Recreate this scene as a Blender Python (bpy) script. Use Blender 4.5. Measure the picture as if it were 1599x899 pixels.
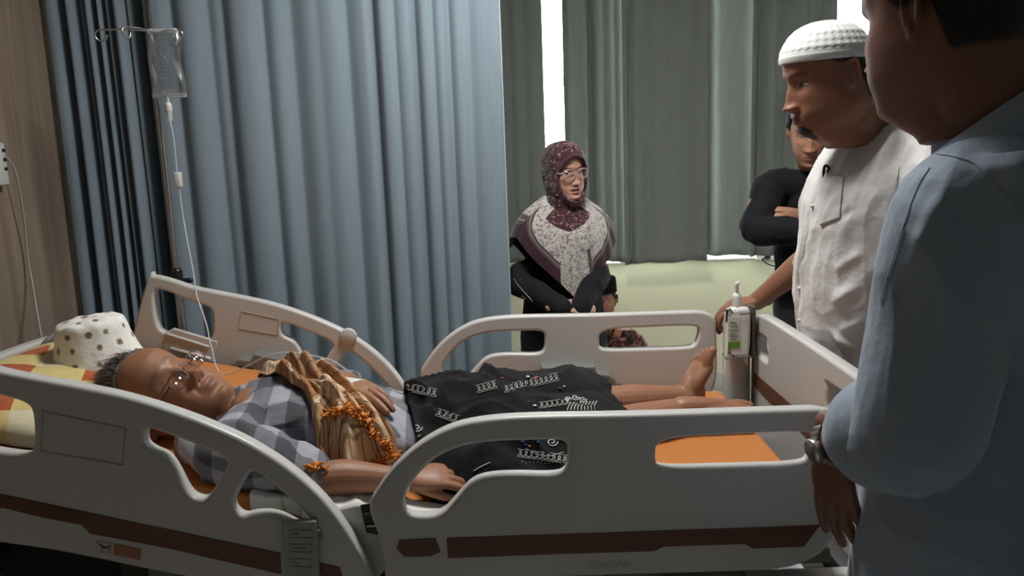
import bpy, bmesh, math, random
import numpy as np
from mathutils import Vector, Matrix, noise
from mathutils.bvhtree import BVHTree

for _o in list(bpy.data.objects):
    bpy.data.objects.remove(_o)
scn = bpy.context.scene
COL = scn.collection
R = math.radians

# ---------------------------------------------------------------- camera
FPX, CX, CY, CAMH = 1250.0, 799.5, 449.5, 1.45
_dy = Vector((790 - CX, 236 - CY, FPX)).normalized()
_roll = R(2.1)
_a, _b = math.sin(_roll), math.cos(_roll)
_dn = Vector((_a, _b, -(_dy.x * _a + _dy.y * _b) / _dy.z)).normalized()
_WX, _WY, _WZ = _dy.cross(-_dn), _dy, -_dn      # world axes in (right, down, forward)
cam_d = bpy.data.cameras.new('camera')
cam = bpy.data.objects.new('camera', cam_d)
COL.objects.link(cam)
cam_d.sensor_width = 36.0
cam_d.lens = 36.0 * FPX / 1599.0
cam_d.clip_start = 0.05
_m = Matrix(((_WX.x, -_WX.y, -_WX.z), (_WY.x, -_WY.y, -_WY.z), (_WZ.x, -_WZ.y, -_WZ.z))).to_4x4()
_m.translation = Vector((0, 0, CAMH))
cam.matrix_world = _m
scn.camera = cam

# ---------------------------------------------------------------- world, lamps, exposure
world = bpy.data.worlds.new('world')
scn.world = world
world.use_nodes = True
_nt = world.node_tree
_bg = _nt.nodes['Background']
_bg.inputs[0].default_value = (0.93, 0.97, 1.0, 1)
_bg.inputs[1].default_value = 19.0
scn.view_settings.view_transform = 'Standard'
scn.view_settings.look = 'None'
scn.view_settings.exposure = 0.0
scn.view_settings.gamma = 1.0
scn.view_settings.use_curve_mapping = False


def area_lamp(name, loc, rot, sx, sy, power, color):
    d = bpy.data.lights.new(name, 'AREA')
    d.shape = 'RECTANGLE'
    d.size, d.size_y, d.energy, d.color = sx, sy, power, color
    o = bpy.data.objects.new(name, d)
    COL.objects.link(o)
    o.location = loc
    o.rotation_euler = rot
    return o


LAMP = area_lamp('ceiling_lamp_light', (0.15, 2.15, 2.72), (0, 0, 0), 0.55, 0.45, 40, (1.0, 0.98, 0.94))


# ---------------------------------------------------------------- helpers
def W(px, py, Y):
    """the world point at distance Y that the photograph shows at px, py"""
    r = Vector(((px - CX) / FPX, (py - CY) / FPX, 1.0))
    d = Vector((_WX.dot(r), _WY.dot(r), _WZ.dot(r)))
    s = Y / d.y
    return Vector((d.x * s, Y, CAMH + d.z * s))


def tag(o, label=None, cat=None, group=None, kind=None):
    if label: o['label'] = label
    if cat: o['category'] = cat
    if group: o['group'] = group
    if kind: o['kind'] = kind
    return o


def empty(name, loc, label=None, cat=None, group=None):
    o = bpy.data.objects.new(name, None)
    COL.objects.link(o)
    o.location = loc
    o.empty_display_size = 0.1
    return tag(o, label, cat, group)


def wm(o):
    m = o.matrix_basis.copy()
    if o.parent: m = wm(o.parent) @ o.matrix_parent_inverse @ m
    return m


def link(name, me, m, parent=None, smooth=True, loc=None):
    """link a mesh whose coordinates are in world space (or local to loc)"""
    o = bpy.data.objects.new(name, me)
    COL.objects.link(o)
    if m is not None and not me.materials:
        for k in (m if isinstance(m, (list, tuple)) else [m]):
            me.materials.append(k)
    if smooth:
        me.polygons.foreach_set('use_smooth', [True] * len(me.polygons))
    if loc is not None:
        o.location = loc
    if parent is not None:
        o.parent = parent
        pm = wm(parent)
        o.matrix_parent_inverse = pm.inverted()
    return o


class MB:
    """collects verts and faces"""
    def __init__(s):
        s.v, s.f, s.mi = [], [], []

    def add(s, v, f, mi=0):
        n = len(s.v)
        s.v += [tuple(p) for p in v]
        s.f += [tuple(i + n for i in q) for q in f]
        s.mi += [mi] * len(f)
        return s

    def box(s, lo, hi, mi=0, M=None):
        v = [Vector((x, y, z)) for x in (lo[0], hi[0]) for y in (lo[1], hi[1]) for z in (lo[2], hi[2])]
        if M is not None: v = [M @ p for p in v]
        f = [(0, 1, 3, 2), (4, 6, 7, 5), (0, 4, 5, 1), (2, 3, 7, 6), (0, 2, 6, 4), (1, 5, 7, 3)]
        return s.add(v, f, mi)

    def tube(s, pts, rad, n=14, side=None, res=0, mi=0, cap=True):
        v, f = tube(pts, rad, n, side, res, cap)
        return s.add(v, f, mi)

    def ellipsoid(s, c, r, M=None, n=20, mi=0):
        v, f = ellipsoid(c, r, M, n)
        return s.add(v, f, mi)

    def mesh(s, name='m'):
        me = bpy.data.meshes.new(name)
        me.from_pydata(s.v, [], s.f)
        if any(s.mi):
            me.polygons.foreach_set('material_index', s.mi)
        bm = bmesh.new()
        bm.from_mesh(me)
        bmesh.ops.recalc_face_normals(bm, faces=bm.faces)
        bm.to_mesh(me)
        bm.free()
        me.update()
        return me

    def build(s, name, m, parent=None, smooth=False, bevel=0, seg=2):
        me = s.mesh(name)
        o = link(name, me, m, parent, smooth)
        if bevel:
            b = o.modifiers.new('bevel', 'BEVEL')
            b.width, b.segments, b.limit_method = bevel, seg, 'ANGLE'
            b.angle_limit = R(40)
            bake(o)
            o.data.polygons.foreach_set('use_smooth', [True] * len(o.data.polygons))
            try: o.data.set_sharp_from_angle(angle=R(50))
            except Exception: pass
        return o


def bake(o):
    """replace modifiers by their result"""
    bpy.context.view_layer.update()
    dg = bpy.context.evaluated_depsgraph_get()
    me = bpy.data.meshes.new_from_object(o.evaluated_get(dg))
    old = o.data
    o.modifiers.clear()
    o.data = me
    return o


def catmull(P, res):
    if res <= 1 or len(P) < 3: 
        if res > 1:
            out = []
            for i in range(res + 1):
                out.append(P[0] * (1 - i / res) + P[1] * (i / res))
            return out
        return list(P)
    P = [np.array(p, float) for p in P]
    Q = [2 * P[0] - P[1]] + P + [2 * P[-1] - P[-2]]
    out = []
    for i in range(1, len(Q) - 2):
        p0, p1, p2, p3 = Q[i - 1:i + 3]
        for k in range(res):
            t = k / res
            out.append(0.5 * ((2 * p1) + (-p0 + p2) * t + (2 * p0 - 5 * p1 + 4 * p2 - p3) * t * t + (-p0 + 3 * p1 - 3 * p2 + p3) * t ** 3))
    out.append(P[-1])
    return out


def tube(pts, rad, n=14, side=None, res=0, cap=True):
    """closed tube; rad = number or list of numbers/(along side, across) pairs"""
    if not isinstance(rad, (list, tuple)): rad = [rad] * len(pts)
    rad = [(r, r) if not isinstance(r, (list, tuple)) else tuple(r) for r in rad]
    if res > 1:
        both = catmull([np.array(list(p) + list(r)) for p, r in zip(pts, rad)], res)
        P = [Vector(b[:3]) for b in both]
        Q = [(max(b[3], 1e-5), max(b[4], 1e-5)) for b in both]
    else:
        P, Q = [Vector(p) for p in pts], rad
    T = []
    for i in range(len(P)):
        a, b = P[max(i - 1, 0)], P[min(i + 1, len(P) - 1)]
        t = (b - a)
        T.append(t.normalized() if t.length > 1e-9 else Vector((0, 0, 1)))
    if side is None:
        side = Vector((0, 0, 1)) if abs(T[0].z) < 0.9 else Vector((1, 0, 0))
    s0 = Vector(side)
    rings, fr = [], []
    for i in range(len(P)):
        s = s0 - T[i] * s0.dot(T[i])
        if s.length < 1e-6: s = T[i].orthogonal()
        s.normalize()
        s0 = s if side is None else s
        fr.append((s, T[i].cross(s)))
    seq = []
    if cap:
        for k in (0.15, 0.5, 0.8):
            c = math.sqrt(1 - (1 - k) ** 2)
            seq.append((0, -(1 - k) * min(Q[0]), c))
    for i in range(len(P)): seq.append((i, 0, 1))
    if cap:
        for k in (0.8, 0.5, 0.15):
            c = math.sqrt(1 - (1 - k) ** 2)
            seq.append((len(P) - 1, (1 - k) * min(Q[-1]), c))
    v, f = [], []
    for (i, off, c) in seq:
        s, u = fr[i]
        ctr = P[i] + T[i] * off
        for k in range(n):
            a = 2 * math.pi * k / n
            v.append(ctr + s * (Q[i][0] * c * math.cos(a)) + u * (Q[i][1] * c * math.sin(a)))
    m = len(seq)
    for j in range(m - 1):
        for k in range(n):
            k2 = (k + 1) % n
            f.append((j * n + k, j * n + k2, (j + 1) * n + k2, (j + 1) * n + k))
    if cap:
        v.append(P[0] - T[0] * min(Q[0])); v.append(P[-1] + T[-1] * min(Q[-1]))
        a, b = len(v) - 2, len(v) - 1
        for k in range(n):
            k2 = (k + 1) % n
            f.append((a, k2, k)); f.append((b, (m - 1) * n + k, (m - 1) * n + k2))
    else:
        f.append(tuple(reversed(range(n)))); f.append(tuple((m - 1) * n + k for k in range(n)))
    return v, f


def ellipsoid(c, r, M=None, n=20):
    v, f = [], []
    m = n // 2 + 1
    if not isinstance(r, (tuple, list)): r = (r, r, r)
    c = Vector(c)
    for j in range(1, m):
        ph = math.pi * j / m
        for k in range(n):
            a = 2 * math.pi * k / n
            p = Vector((r[0] * math.sin(ph) * math.cos(a), r[1] * math.sin(ph) * math.sin(a), r[2] * math.cos(ph)))
            if M is not None: p = M @ p
            v.append(c + p)
    for j in range(m - 2):
        for k in range(n):
            k2 = (k + 1) % n
            f.append((j * n + k, (j + 1) * n + k, (j + 1) * n + k2, j * n + k2))
    t, b = Vector((0, 0, r[2])), Vector((0, 0, -r[2]))
    if M is not None: t, b = M @ t, M @ b
    v += [c + t, c + b]
    for k in range(n):
        k2 = (k + 1) % n
        f.append((len(v) - 2, k, k2)); f.append((len(v) - 1, (m - 2) * n + k2, (m - 2) * n + k))
    return v, f


def fuse(mb, name, voxel, smooth=2, fac=0.5):
    """voxel-union every closed piece in mb into one continuous surface"""
    me = mb.mesh(name)
    o = bpy.data.objects.new(name + '_tmp', me)
    COL.objects.link(o)
    r = o.modifiers.new('r', 'REMESH')
    r.mode, r.voxel_size, r.adaptivity = 'VOXEL', voxel, 0.0
    if smooth:
        s = o.modifiers.new('s', 'SMOOTH')
        s.factor, s.iterations = fac, smooth
    bpy.context.view_layer.update()
    dg = bpy.context.evaluated_depsgraph_get()
    out = bpy.data.meshes.new_from_object(o.evaluated_get(dg))
    out.name = name
    bpy.data.objects.remove(o)
    bpy.data.meshes.remove(me)
    return out


def getv(me):
    a = np.empty(len(me.vertices) * 3, np.float32)
    me.vertices.foreach_get('co', a)
    return a.reshape(-1, 3).astype(float)


def setv(me, a):
    me.vertices.foreach_set('co', a.astype(np.float32).ravel())
    me.update()


def getn(me):
    a = np.empty(len(me.vertices) * 3, np.float32)
    me.vertex_normals.foreach_get('vector', a)
    return a.reshape(-1, 3).astype(float)


def setcol(me, c, name='Col'):
    at = me.attributes.get(name) or me.attributes.new(name, 'FLOAT_COLOR', 'POINT')
    c = np.asarray(c, float)
    if c.shape[1] == 3: c = np.hstack([c, np.ones((len(c), 1))])
    at.data.foreach_set('color', c.astype(np.float32).ravel())


def setvec(me, c, name='P'):
    at = me.attributes.get(name) or me.attributes.new(name, 'FLOAT_VECTOR', 'POINT')
    at.data.foreach_set('vector', np.asarray(c, np.float32).ravel())


def to_local(M, v):
    Mi = np.array(M.inverted())
    return v @ Mi[:3, :3].T + Mi[:3, 3]


def to_world(M, v):
    Mm = np.array(M)
    return v @ Mm[:3, :3].T + Mm[:3, 3]


def sst(x, a, b):
    t = np.clip((x - a) / (b - a), 0, 1)
    return t * t * (3 - 2 * t)


# a cheap vectorised value noise --------------------------------------------
_rng = np.random.RandomState(7)
_PERM = _rng.permutation(512)
_VAL = _rng.rand(512) * 2 - 1


def vnoise(p):
    p = np.asarray(p, float)
    i = np.floor(p).astype(int)
    f = p - i
    f = f * f * (3 - 2 * f)
    out = 0
    for dx in (0, 1):
        for dy in (0, 1):
            for dz in (0, 1):
                h = _PERM[(_PERM[(_PERM[(i[:, 0] + dx) & 511] + i[:, 1] + dy) & 511] + i[:, 2] + dz) & 511]
                w = (f[:, 0] if dx else 1 - f[:, 0]) * (f[:, 1] if dy else 1 - f[:, 1]) * (f[:, 2] if dz else 1 - f[:, 2])
                out = out + w * _VAL[h]
    return out


def fbm(p, oct=3):
    s, a = 0, 1
    for k in range(oct):
        s = s + a * vnoise(p * 2 ** k + 17.3 * k)
        a *= 0.5
    return s


def ridged(p, oct=2):
    s, a = 0, 1
    for k in range(oct):
        s = s + a * (1 - 2 * np.abs(vnoise(p * 2 ** k + 31.7 * k)) ** 0.7)
        a *= 0.5
    return s


def creases(v, n, lines):
    """lines: (p0, p1, width, height) - raise cloth along a segment"""
    d = np.zeros(len(v))
    for p0, p1, w, h in lines:
        p0, p1 = np.array(p0, float), np.array(p1, float)
        e = p1 - p0
        t = np.clip(((v - p0) @ e) / (e @ e), 0, 1)
        q = v - (p0 + t[:, None] * e)
        q2 = (q * q).sum(1)
        taper = np.sin(np.pi * np.clip(t * 0.9 + 0.05, 0, 1)) ** 0.5
        d += h * np.exp(-q2 / (w * w)) * taper
    return v + n * d[:, None]


# ---------------------------------------------------------------- materials
class NT:
    def __init__(s, name):
        s.m = bpy.data.materials.new(name)
        s.m.use_nodes = True
        s.t = s.m.node_tree
        s.b = s.t.nodes['Principled BSDF']

    def n(s, typ, **kw):
        nd = s.t.nodes.new(typ)
        for k, v in kw.items():
            if hasattr(nd, k): setattr(nd, k, v)
            else: nd.inputs[k.replace('_', ' ')].default_value = v
        return nd

    def l(s, a, b):
        s.t.links.new(a, b)

    def math(s, op, a, b=None, c=None):
        nd = s.t.nodes.new('ShaderNodeMath')
        nd.operation = op
        for i, x in enumerate((a, b, c)):
            if x is None: continue
            if hasattr(x, 'links'): s.l(x, nd.inputs[i])
            else: nd.inputs[i].default_value = x
        return nd.outputs[0]

    def mix(s, fac, a, b):
        nd = s.t.nodes.new('ShaderNodeMix')
        nd.data_type = 'RGBA'
        for sock, x in ((nd.inputs[0], fac), (nd.inputs[6], a), (nd.inputs[7], b)):
            if hasattr(x, 'links'): s.l(x, sock)
            elif isinstance(x, (tuple, list)): sock.default_value = tuple(x) + ((1,) if len(x) == 3 else ())
            else: sock.default_value = x
        return nd.outputs[2]


def lin(r, g=None, b=None):
    if g is None: r, g, b = r
    f = lambda c: (c / 255.0 / 12.92) if c <= 10 else ((c / 255.0 + 0.055) / 1.055) ** 2.4
    return (f(r), f(g), f(b))


def mat(name, color, rough=0.5, metal=0.0, spec=0.5, noise_scale=0, noise_amt=0.0, bump=0, bump_scale=60,
        sheen=0, coat=0, sss=0, attr=None, trans=0, alpha=1):
    t = NT(name)
    b = t.b
    b.inputs['Roughness'].default_value = rough
    b.inputs['Metallic'].default_value = metal
    b.inputs['Specular IOR Level'].default_value = spec
    if attr:
        a = t.n('ShaderNodeAttribute', attribute_name=attr)
        base = a.outputs['Color']
        t.l(base, b.inputs['Base Color'])
    else:
        base = None
        b.inputs['Base Color'].default_value = (*color, 1)
    if noise_scale:
        tc = t.n('ShaderNodeTexCoord')
        nz = t.n('ShaderNodeTexNoise')
        nz.inputs['Scale'].default_value = noise_scale
        nz.inputs['Detail'].default_value = 4
        t.l(tc.outputs['Object'], nz.inputs['Vector'])
        mul = t.math('MULTIPLY_ADD', nz.outputs[0], 2 * noise_amt, 1 - noise_amt)
        hs = t.n('ShaderNodeHueSaturation')
        if base: t.l(base, hs.inputs['Color'])
        else: hs.inputs['Color'].default_value = (*color, 1)
        t.l(mul, hs.inputs['Value'])
        t.l(hs.outputs[0], b.inputs['Base Color'])
    if bump:
        tc = t.n('ShaderNodeTexCoord')
        nz = t.n('ShaderNodeTexNoise')
        nz.inputs['Scale'].default_value = bump_scale
        nz.inputs['Detail'].default_value = 5
        t.l(tc.outputs['Object'], nz.inputs['Vector'])
        bp = t.n('ShaderNodeBump')
        bp.inputs['Strength'].default_value = bump
        bp.inputs['Distance'].default_value = 0.002
        t.l(nz.outputs[0], bp.inputs['Height'])
        t.l(bp.outputs[0], b.inputs['Normal'])
    if sheen: b.inputs['Sheen Weight'].default_value = sheen
    if coat: b.inputs['Coat Weight'].default_value = coat
    if sss:
        b.inputs['Subsurface Weight'].default_value = sss
        b.inputs['Subsurface Radius'].default_value = (1.0, 0.35, 0.2)
        b.inputs['Subsurface Scale'].default_value = 0.008
    if trans: b.inputs['Transmission Weight'].default_value = trans
    if alpha < 1: b.inputs['Alpha'].default_value = alpha
    return t.m


def chaikin(P, it=2, keep=0.25):
    P = [np.array(p, float) for p in P]
    for _ in range(it):
        Q = []
        for i in range(len(P)):
            a, b = P[i], P[(i + 1) % len(P)]
            Q.append(a * (1 - keep) + b * keep); Q.append(a * keep + b * (1 - keep))
        P = Q
    return P


def plate(name, loops, thick, bevel, m, parent, frame, smooth_it=2):
    """rounded slab: first loop is the outline, others are openings.
    frame: function (a, b, depth) -> world point"""
    cu = bpy.data.curves.new(name, 'CURVE')
    cu.dimensions = '2D'
    cu.fill_mode = 'BOTH'
    cu.extrude = max(thick / 2 - bevel, 0.0)
    cu.bevel_depth = bevel
    cu.bevel_resolution = 2
    for li, L in enumerate(loops):
        Q = np.array(chaikin(L, smooth_it))
        area = 0.5 * np.sum(Q[:, 0] * np.roll(Q[:, 1], -1) - np.roll(Q[:, 0], -1) * Q[:, 1])
        if area < 0: Q = Q[::-1]
        tg = np.roll(Q, -1, 0) - np.roll(Q, 1, 0)
        tg /= np.maximum(np.linalg.norm(tg, axis=1), 1e-9)[:, None]
        nin = np.stack([-tg[:, 1], tg[:, 0]], 1)
        Q = Q + nin * (bevel if li == 0 else -bevel)
        sp = cu.splines.new('POLY')
        sp.points.add(len(Q) - 1)
        for i, q in enumerate(Q): sp.points[i].co = (q[0], q[1], 0, 1)
        sp.use_cyclic_u = True
    o = bpy.data.objects.new(name + '_tmp', cu)
    COL.objects.link(o)
    bpy.context.view_layer.update()
    dg = bpy.context.evaluated_depsgraph_get()
    me = bpy.data.meshes.new_from_object(o.evaluated_get(dg))
    bpy.data.objects.remove(o)
    v = getv(me)
    setv(me, np.array([frame(a, b, c) for a, b, c in v]))
    me.name = name
    ob = link(name, me, m, parent)
    try: me.set_sharp_from_angle(angle=R(35))
    except Exception: pass
    return ob


def curve_tube(name, pts, r, m, parent=None, res=6, n=8):
    v, f = tube([Vector(p) for p in pts], r, n, None, res)
    mb = MB().add(v, f)
    return mb.build(name, m, parent, smooth=True)
# ================================================================ setting
def wood_mat(name, c1, c2, scale=3.0, rough=0.45, axis=2):
    t = NT(name)
    tc = t.n('ShaderNodeTexCoord')
    mp = t.n('ShaderNodeMapping')
    sc = [scale * 9] * 3
    sc[axis] = scale * 0.5
    mp.inputs['Scale'].default_value = sc
    t.l(tc.outputs['Object'], mp.inputs['Vector'])
    nz = t.n('ShaderNodeTexNoise')
    nz.inputs['Scale'].default_value = 1.0
    nz.inputs['Detail'].default_value = 6
    nz.inputs['Roughness'].default_value = 0.65
    t.l(mp.outputs[0], nz.inputs['Vector'])
    cr = t.n('ShaderNodeValToRGB')
    cr.color_ramp.elements[0].position, cr.color_ramp.elements[1].position = 0.35, 0.68
    cr.color_ramp.elements[0].color = (*c1, 1)
    cr.color_ramp.elements[1].color = (*c2, 1)
    t.l(nz.outputs[0], cr.inputs[0])
    t.l(cr.outputs[0], t.b.inputs['Base Color'])
    t.b.inputs['Roughness'].default_value = rough
    return t.m


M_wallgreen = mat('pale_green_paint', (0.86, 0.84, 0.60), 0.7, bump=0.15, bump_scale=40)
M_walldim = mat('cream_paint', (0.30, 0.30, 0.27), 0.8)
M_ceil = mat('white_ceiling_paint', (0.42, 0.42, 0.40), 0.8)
M_woodwall = wood_mat('brown_wood_laminate', (0.20, 0.150, 0.112), (0.32, 0.250, 0.195), 2.0, 0.5)
M_white = mat('white_painted_metal', (0.7, 0.7, 0.68), 0.4)

t = NT('pale_floor_tile')
tc = t.n('ShaderNodeTexCoord')
br = t.n('ShaderNodeTexBrick')
br.offset = 0.0
br.inputs['Scale'].default_value = 1.0
br.inputs['Color1'].default_value = (0.5, 0.5, 0.46, 1)
br.inputs['Color2'].default_value = (0.46, 0.46, 0.43, 1)
br.inputs['Mortar'].default_value = (0.2, 0.2, 0.19, 1)
br.inputs['Mortar Size'].default_value = 0.004
br.inputs['Brick Width'].default_value = 0.4
br.inputs['Row Height'].default_value = 0.4
t.l(tc.outputs['Object'], br.inputs['Vector'])
t.l(br.outputs['Color'], t.b.inputs['Base Color'])
t.b.inputs['Roughness'].default_value = 0.25
M_floor = t.m

X0, X1, Y0, Y1, ZC = -1.68, 3.3, -1.8, 4.62, 2.78


def struct(name, mb, m, **k):
    o = mb.build(name, m, **k)
    o['kind'] = 'structure'
    return o


struct('floor', MB().box((X0 - .1, Y0 - .1, -.1), (X1 + .1, Y1 + .1, 0)), M_floor)
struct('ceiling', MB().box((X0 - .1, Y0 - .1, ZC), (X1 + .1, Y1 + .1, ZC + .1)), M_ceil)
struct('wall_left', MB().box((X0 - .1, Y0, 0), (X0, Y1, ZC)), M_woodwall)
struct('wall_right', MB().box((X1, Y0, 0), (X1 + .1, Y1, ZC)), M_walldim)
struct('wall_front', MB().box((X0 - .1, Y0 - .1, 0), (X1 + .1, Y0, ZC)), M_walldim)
WX0, WX1, WZ0, WZ1 = 0.12, 2.95, 0.782, 2.42
mb = MB()
mb.box((X0 - .1, Y1, 0), (WX0, Y1 + .15, ZC)).box((WX1, Y1, 0), (X1 + .1, Y1 + .15, ZC))
mb.box((WX0, Y1, 0), (WX1, Y1 + .15, WZ0)).box((WX0, Y1, WZ1), (WX1, Y1 + .15, ZC))
struct('wall_back', mb, M_wallgreen)
# skirting of glazed tile along the back wall
struct('baseboard_back', MB().box((X0, Y1 - .012, 0), (X1, Y1, .10)), mat('cream_tile_skirting', (.62, .62, .55), .3))
# window: frame, mullions, transom, glass
win = empty('window_1', ((WX0 + WX1) / 2, Y1 + .1, WZ0))
win['kind'] = 'structure'
M_alu = mat('aluminium_window_frame', (0.62, 0.62, 0.60), 0.5)
mb = MB()
fy0, fy1 = Y1 + .07, Y1 + .11
for (a, b, c, d) in ((WX0, WX1, WZ0, WZ0 + .012), (WX0, WX1, WZ1 - .05, WZ1), (WX0, WX0 + .05, WZ0, WZ1), (WX1 - .05, WX1, WZ0, WZ1),
                     (WX0, .20, 1.80, 1.87), (.34, 1.78, 1.80, 1.87), (WX0 + .93, WX0 + .98, WZ0, WZ1), (WX0 + 2.35, WX0 + 2.40, WZ0, WZ1)):
    mb.box((a, fy0, c), (b, fy1, d))
mb.build('window_frame', M_alu, win)
gm = NT('clear_window_glass')
tr = gm.n('ShaderNodeBsdfTransparent')
gl = gm.n('ShaderNodeBsdfGlossy')
gl.inputs['Roughness'].default_value = 0.03
mx = gm.n('ShaderNodeMixShader')
mx.inputs[0].default_value = 0.06
gm.l(tr.outputs[0], mx.inputs[1]); gm.l(gl.outputs[0], mx.inputs[2])
gm.l(mx.outputs[0], gm.t.nodes['Material Output'].inputs[0])
MB().box((WX0 + .02, Y1 + .088, WZ0 + .02), (WX1 - .02, Y1 + .093, WZ1 - .02)).build('glass_pane', gm.m, win)
MB().box((WX0 + .001, Y1 - .015, WZ0 + .0005), (WX1 - .001, Y1 + .068, WZ0 + .008)).build('window_sill', M_white, win)

# ceiling lamp body that gives the room's light (above the frame)
cl = empty('ceiling_light', (0.15, 2.15, ZC), 'square white ceiling light panel above the hospital bed', 'light')
mb = MB().box((-.36 + .15, 1.86, ZC - .03), (.36 + .15, 1.90, ZC)).box((-.36 + .15, 2.40, ZC - .03), (.36 + .15, 2.44, ZC))
mb.box((-.36 + .15, 1.90, ZC - .03), (-.32 + .15, 2.40, ZC)).box((.32 + .15, 1.90, ZC - .03), (.36 + .15, 2.40, ZC))
mb.build('lamp_frame', M_white, cl)
e = NT('lit_lamp_diffuser')
e.b.inputs['Emission Color'].default_value = (1, .97, .92, 1)
e.b.inputs['Emission Strength'].default_value = 3
MB().box((-.32 + .15, 1.90, ZC - .02), (.32 + .15, 2.40, ZC - .005)).build('lamp_diffuser', e.m, cl)


# ---------------------------------------------------------------- curtains
def cloth_mat(name, c, transl=0.0, tcol=None, rough=0.85, sheen=0.2, weave=True):
    t = NT(name)
    b = t.b
    b.inputs['Roughness'].default_value = rough
    b.inputs['Specular IOR Level'].default_value = 0.15
    b.inputs['Sheen Weight'].default_value = sheen
    tc = t.n('ShaderNodeTexCoord')
    mp = t.n('ShaderNodeMapping')
    mp.inputs['Scale'].default_value = (90, 90, 6)
    t.l(tc.outputs['Object'], mp.inputs['Vector'])
    nz = t.n('ShaderNodeTexNoise')
    nz.inputs['Scale'].default_value = 1
    nz.inputs['Detail'].default_value = 3
    t.l(mp.outputs[0], nz.inputs['Vector'])
    v = t.math('MULTIPLY_ADD', nz.outputs[0], 0.22, 0.89)
    hs = t.n('ShaderNodeHueSaturation')
    hs.inputs['Color'].default_value = (*c, 1)
    t.l(v, hs.inputs['Value'])
    t.l(hs.outputs[0], b.inputs['Base Color'])
    if transl:
        tb = t.n('ShaderNodeBsdfTranslucent')
        tb.inputs[0].default_value = (*(tcol or c), 1)
        mx = t.n('ShaderNodeMixShader')
        mx.inputs[0].default_value = transl
        t.l(b.outputs[0], mx.inputs[1]); t.l(tb.outputs[0], mx.inputs[2])
        t.l(mx.outputs[0], t.t.nodes['Material Output'].inputs[0])
    return t.m


def curtain(name, xa, xb, Y, z0, z1, folds, m, label, cat, seed=0, ripple=0.006, rf=30, group=None, nx=None, lean=0.0, hem=0.0, edge=0.0, cut=None):
    """folds: (x, half width, depth) valleys going away from the camera"""
    rs = np.random.RandomState(seed)
    nx = nx or int((xb - xa) / 0.004)
    nz = 40
    xs = np.linspace(xa, xb, nx)
    y = np.zeros(nx)
    for (fx, fw, fd) in folds:
        q = np.abs(xs - fx) / fw
        y += fd * np.exp(-q ** 1.6)
    ph = rs.rand(6) * 6.28
    rr = np.zeros(nx)
    for k in range(6):
        rr += np.sin(xs * rf * (0.6 + 0.35 * k) + ph[k]) / (1 + 0.6 * k)
    y += ripple * rr
    v, f = [], []
    zs = np.linspace(z0, z1, nz)
    for j, z in enumerate(zs):
        t_ = (z1 - z) / (z1 - z0)
        for i in range(nx):
            wob = 0.010 * math.sin(xs[i] * 9 + z * 2.3 + seed) * t_
            hz = hem * math.sin(xs[i] * 23 + seed) * t_ if j == 0 else 0
            v.append((xs[i] + lean * t_ * (xs[i] - (xa + xb) / 2), Y + y[i] * (0.75 + 0.35 * t_) + wob, z + hz))
    for j in range(nz - 1):
        for i in range(nx - 1):
            f.append((j * nx + i, j * nx + i + 1, (j + 1) * nx + i + 1, (j + 1) * nx + i))
    o = MB().add(v, f).build(name, m, smooth=True)
    s = o.modifiers.new('t', 'SOLIDIFY')
    s.thickness = 0.003
    s.offset = 0
    bake(o)
    o.data.polygons.foreach_set('use_smooth', [True] * len(o.data.polygons))
    tag(o, label, cat, group)
    return o


def X_at(px, py, Y):
    return W(px, py, Y).x


YC = 3.02
M_blue = cloth_mat('blue_grey_curtain_fabric', (0.215, 0.275, 0.325), 0.0)
fold_px = [(262, 12, .035), (318, 16, .045), (342, 12, .035), (404, 14, .04), (448, 22, .045), (492, 14, .012), (537, 14, .03), (580, 6, .06),
           (613, 7, .02), (645, 6, .05), (673, 6, .02), (698, 7, .035), (730, 10, .02)]
fl = [(X_at(p, 0, YC), w * YC / 1250, d) for p, w, d in fold_px]
curtain('privacy_curtain', X_at(232, 0, YC), X_at(779, 0, YC), YC, 0.12, 2.6, fl, M_blue,
        'wide blue-grey privacy curtain hanging in soft folds behind the bed and drip stand', 'curtain', 3, 0.0025, 16)
_c = bpy.data.objects['privacy_curtain']
_x = X_at(779, 0, YC)
_e = max((tuple(v_.co) for v_ in _c.data.vertices if abs(v_.co.z - 1.5) < .05), key=lambda q: q[0])
_P = []
for _z in np.linspace(.13, 2.59, 18):
    q = max((tuple(v_.co) for v_ in _c.data.vertices if abs(v_.co.z - _z) < .04), key=lambda q: q[0])
    _P.append((q[0] + .001, q[1] - .002, _z))
curve_tube('curtain_hem', _P, .003, mat('pale_hem_fabric', (.42, .47, .50), .8), _c, res=2)
fold_px = [(84, 6, .10), (107, 5, .09), (118, 4, .06), (134, 5, .10), (150, 4, .09), (163, 4, .07), (192, 6, .04), (183, 4, .06), (200, 6, .12), (210, 5, .06)]
fl = [(X_at(p, 0, YC), w * YC / 1250, d) for p, w, d in fold_px]
curtain('privacy_curtain', X0 + .03, X_at(226, 0, YC) , YC + .02, 0.12, 2.6, fl, M_blue,
        'narrow blue-grey curtain bunched in tight dark folds beside the wood wall', 'curtain', 5, 0.003, 50)
tag(curve_tube('curtain_rail', [(X0 + .001, YC + .02, 2.62), (0.05, YC + .02, 2.62), (X1 - .001, YC + .02, 2.62)], 0.012, M_white, res=1),
    'white ceiling rail the blue-grey privacy curtains hang from', 'curtain rail')
YW = 4.42
M_green = cloth_mat('grey_green_curtain_fabric', (0.235, 0.258, 0.235), 0.060, (0.44, 0.48, 0.42))
M_green_dim = M_green


def fw(lst):
    return [(X_at(p, 200, YW), w * YW / 1250, d) for p, w, d in lst]


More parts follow.
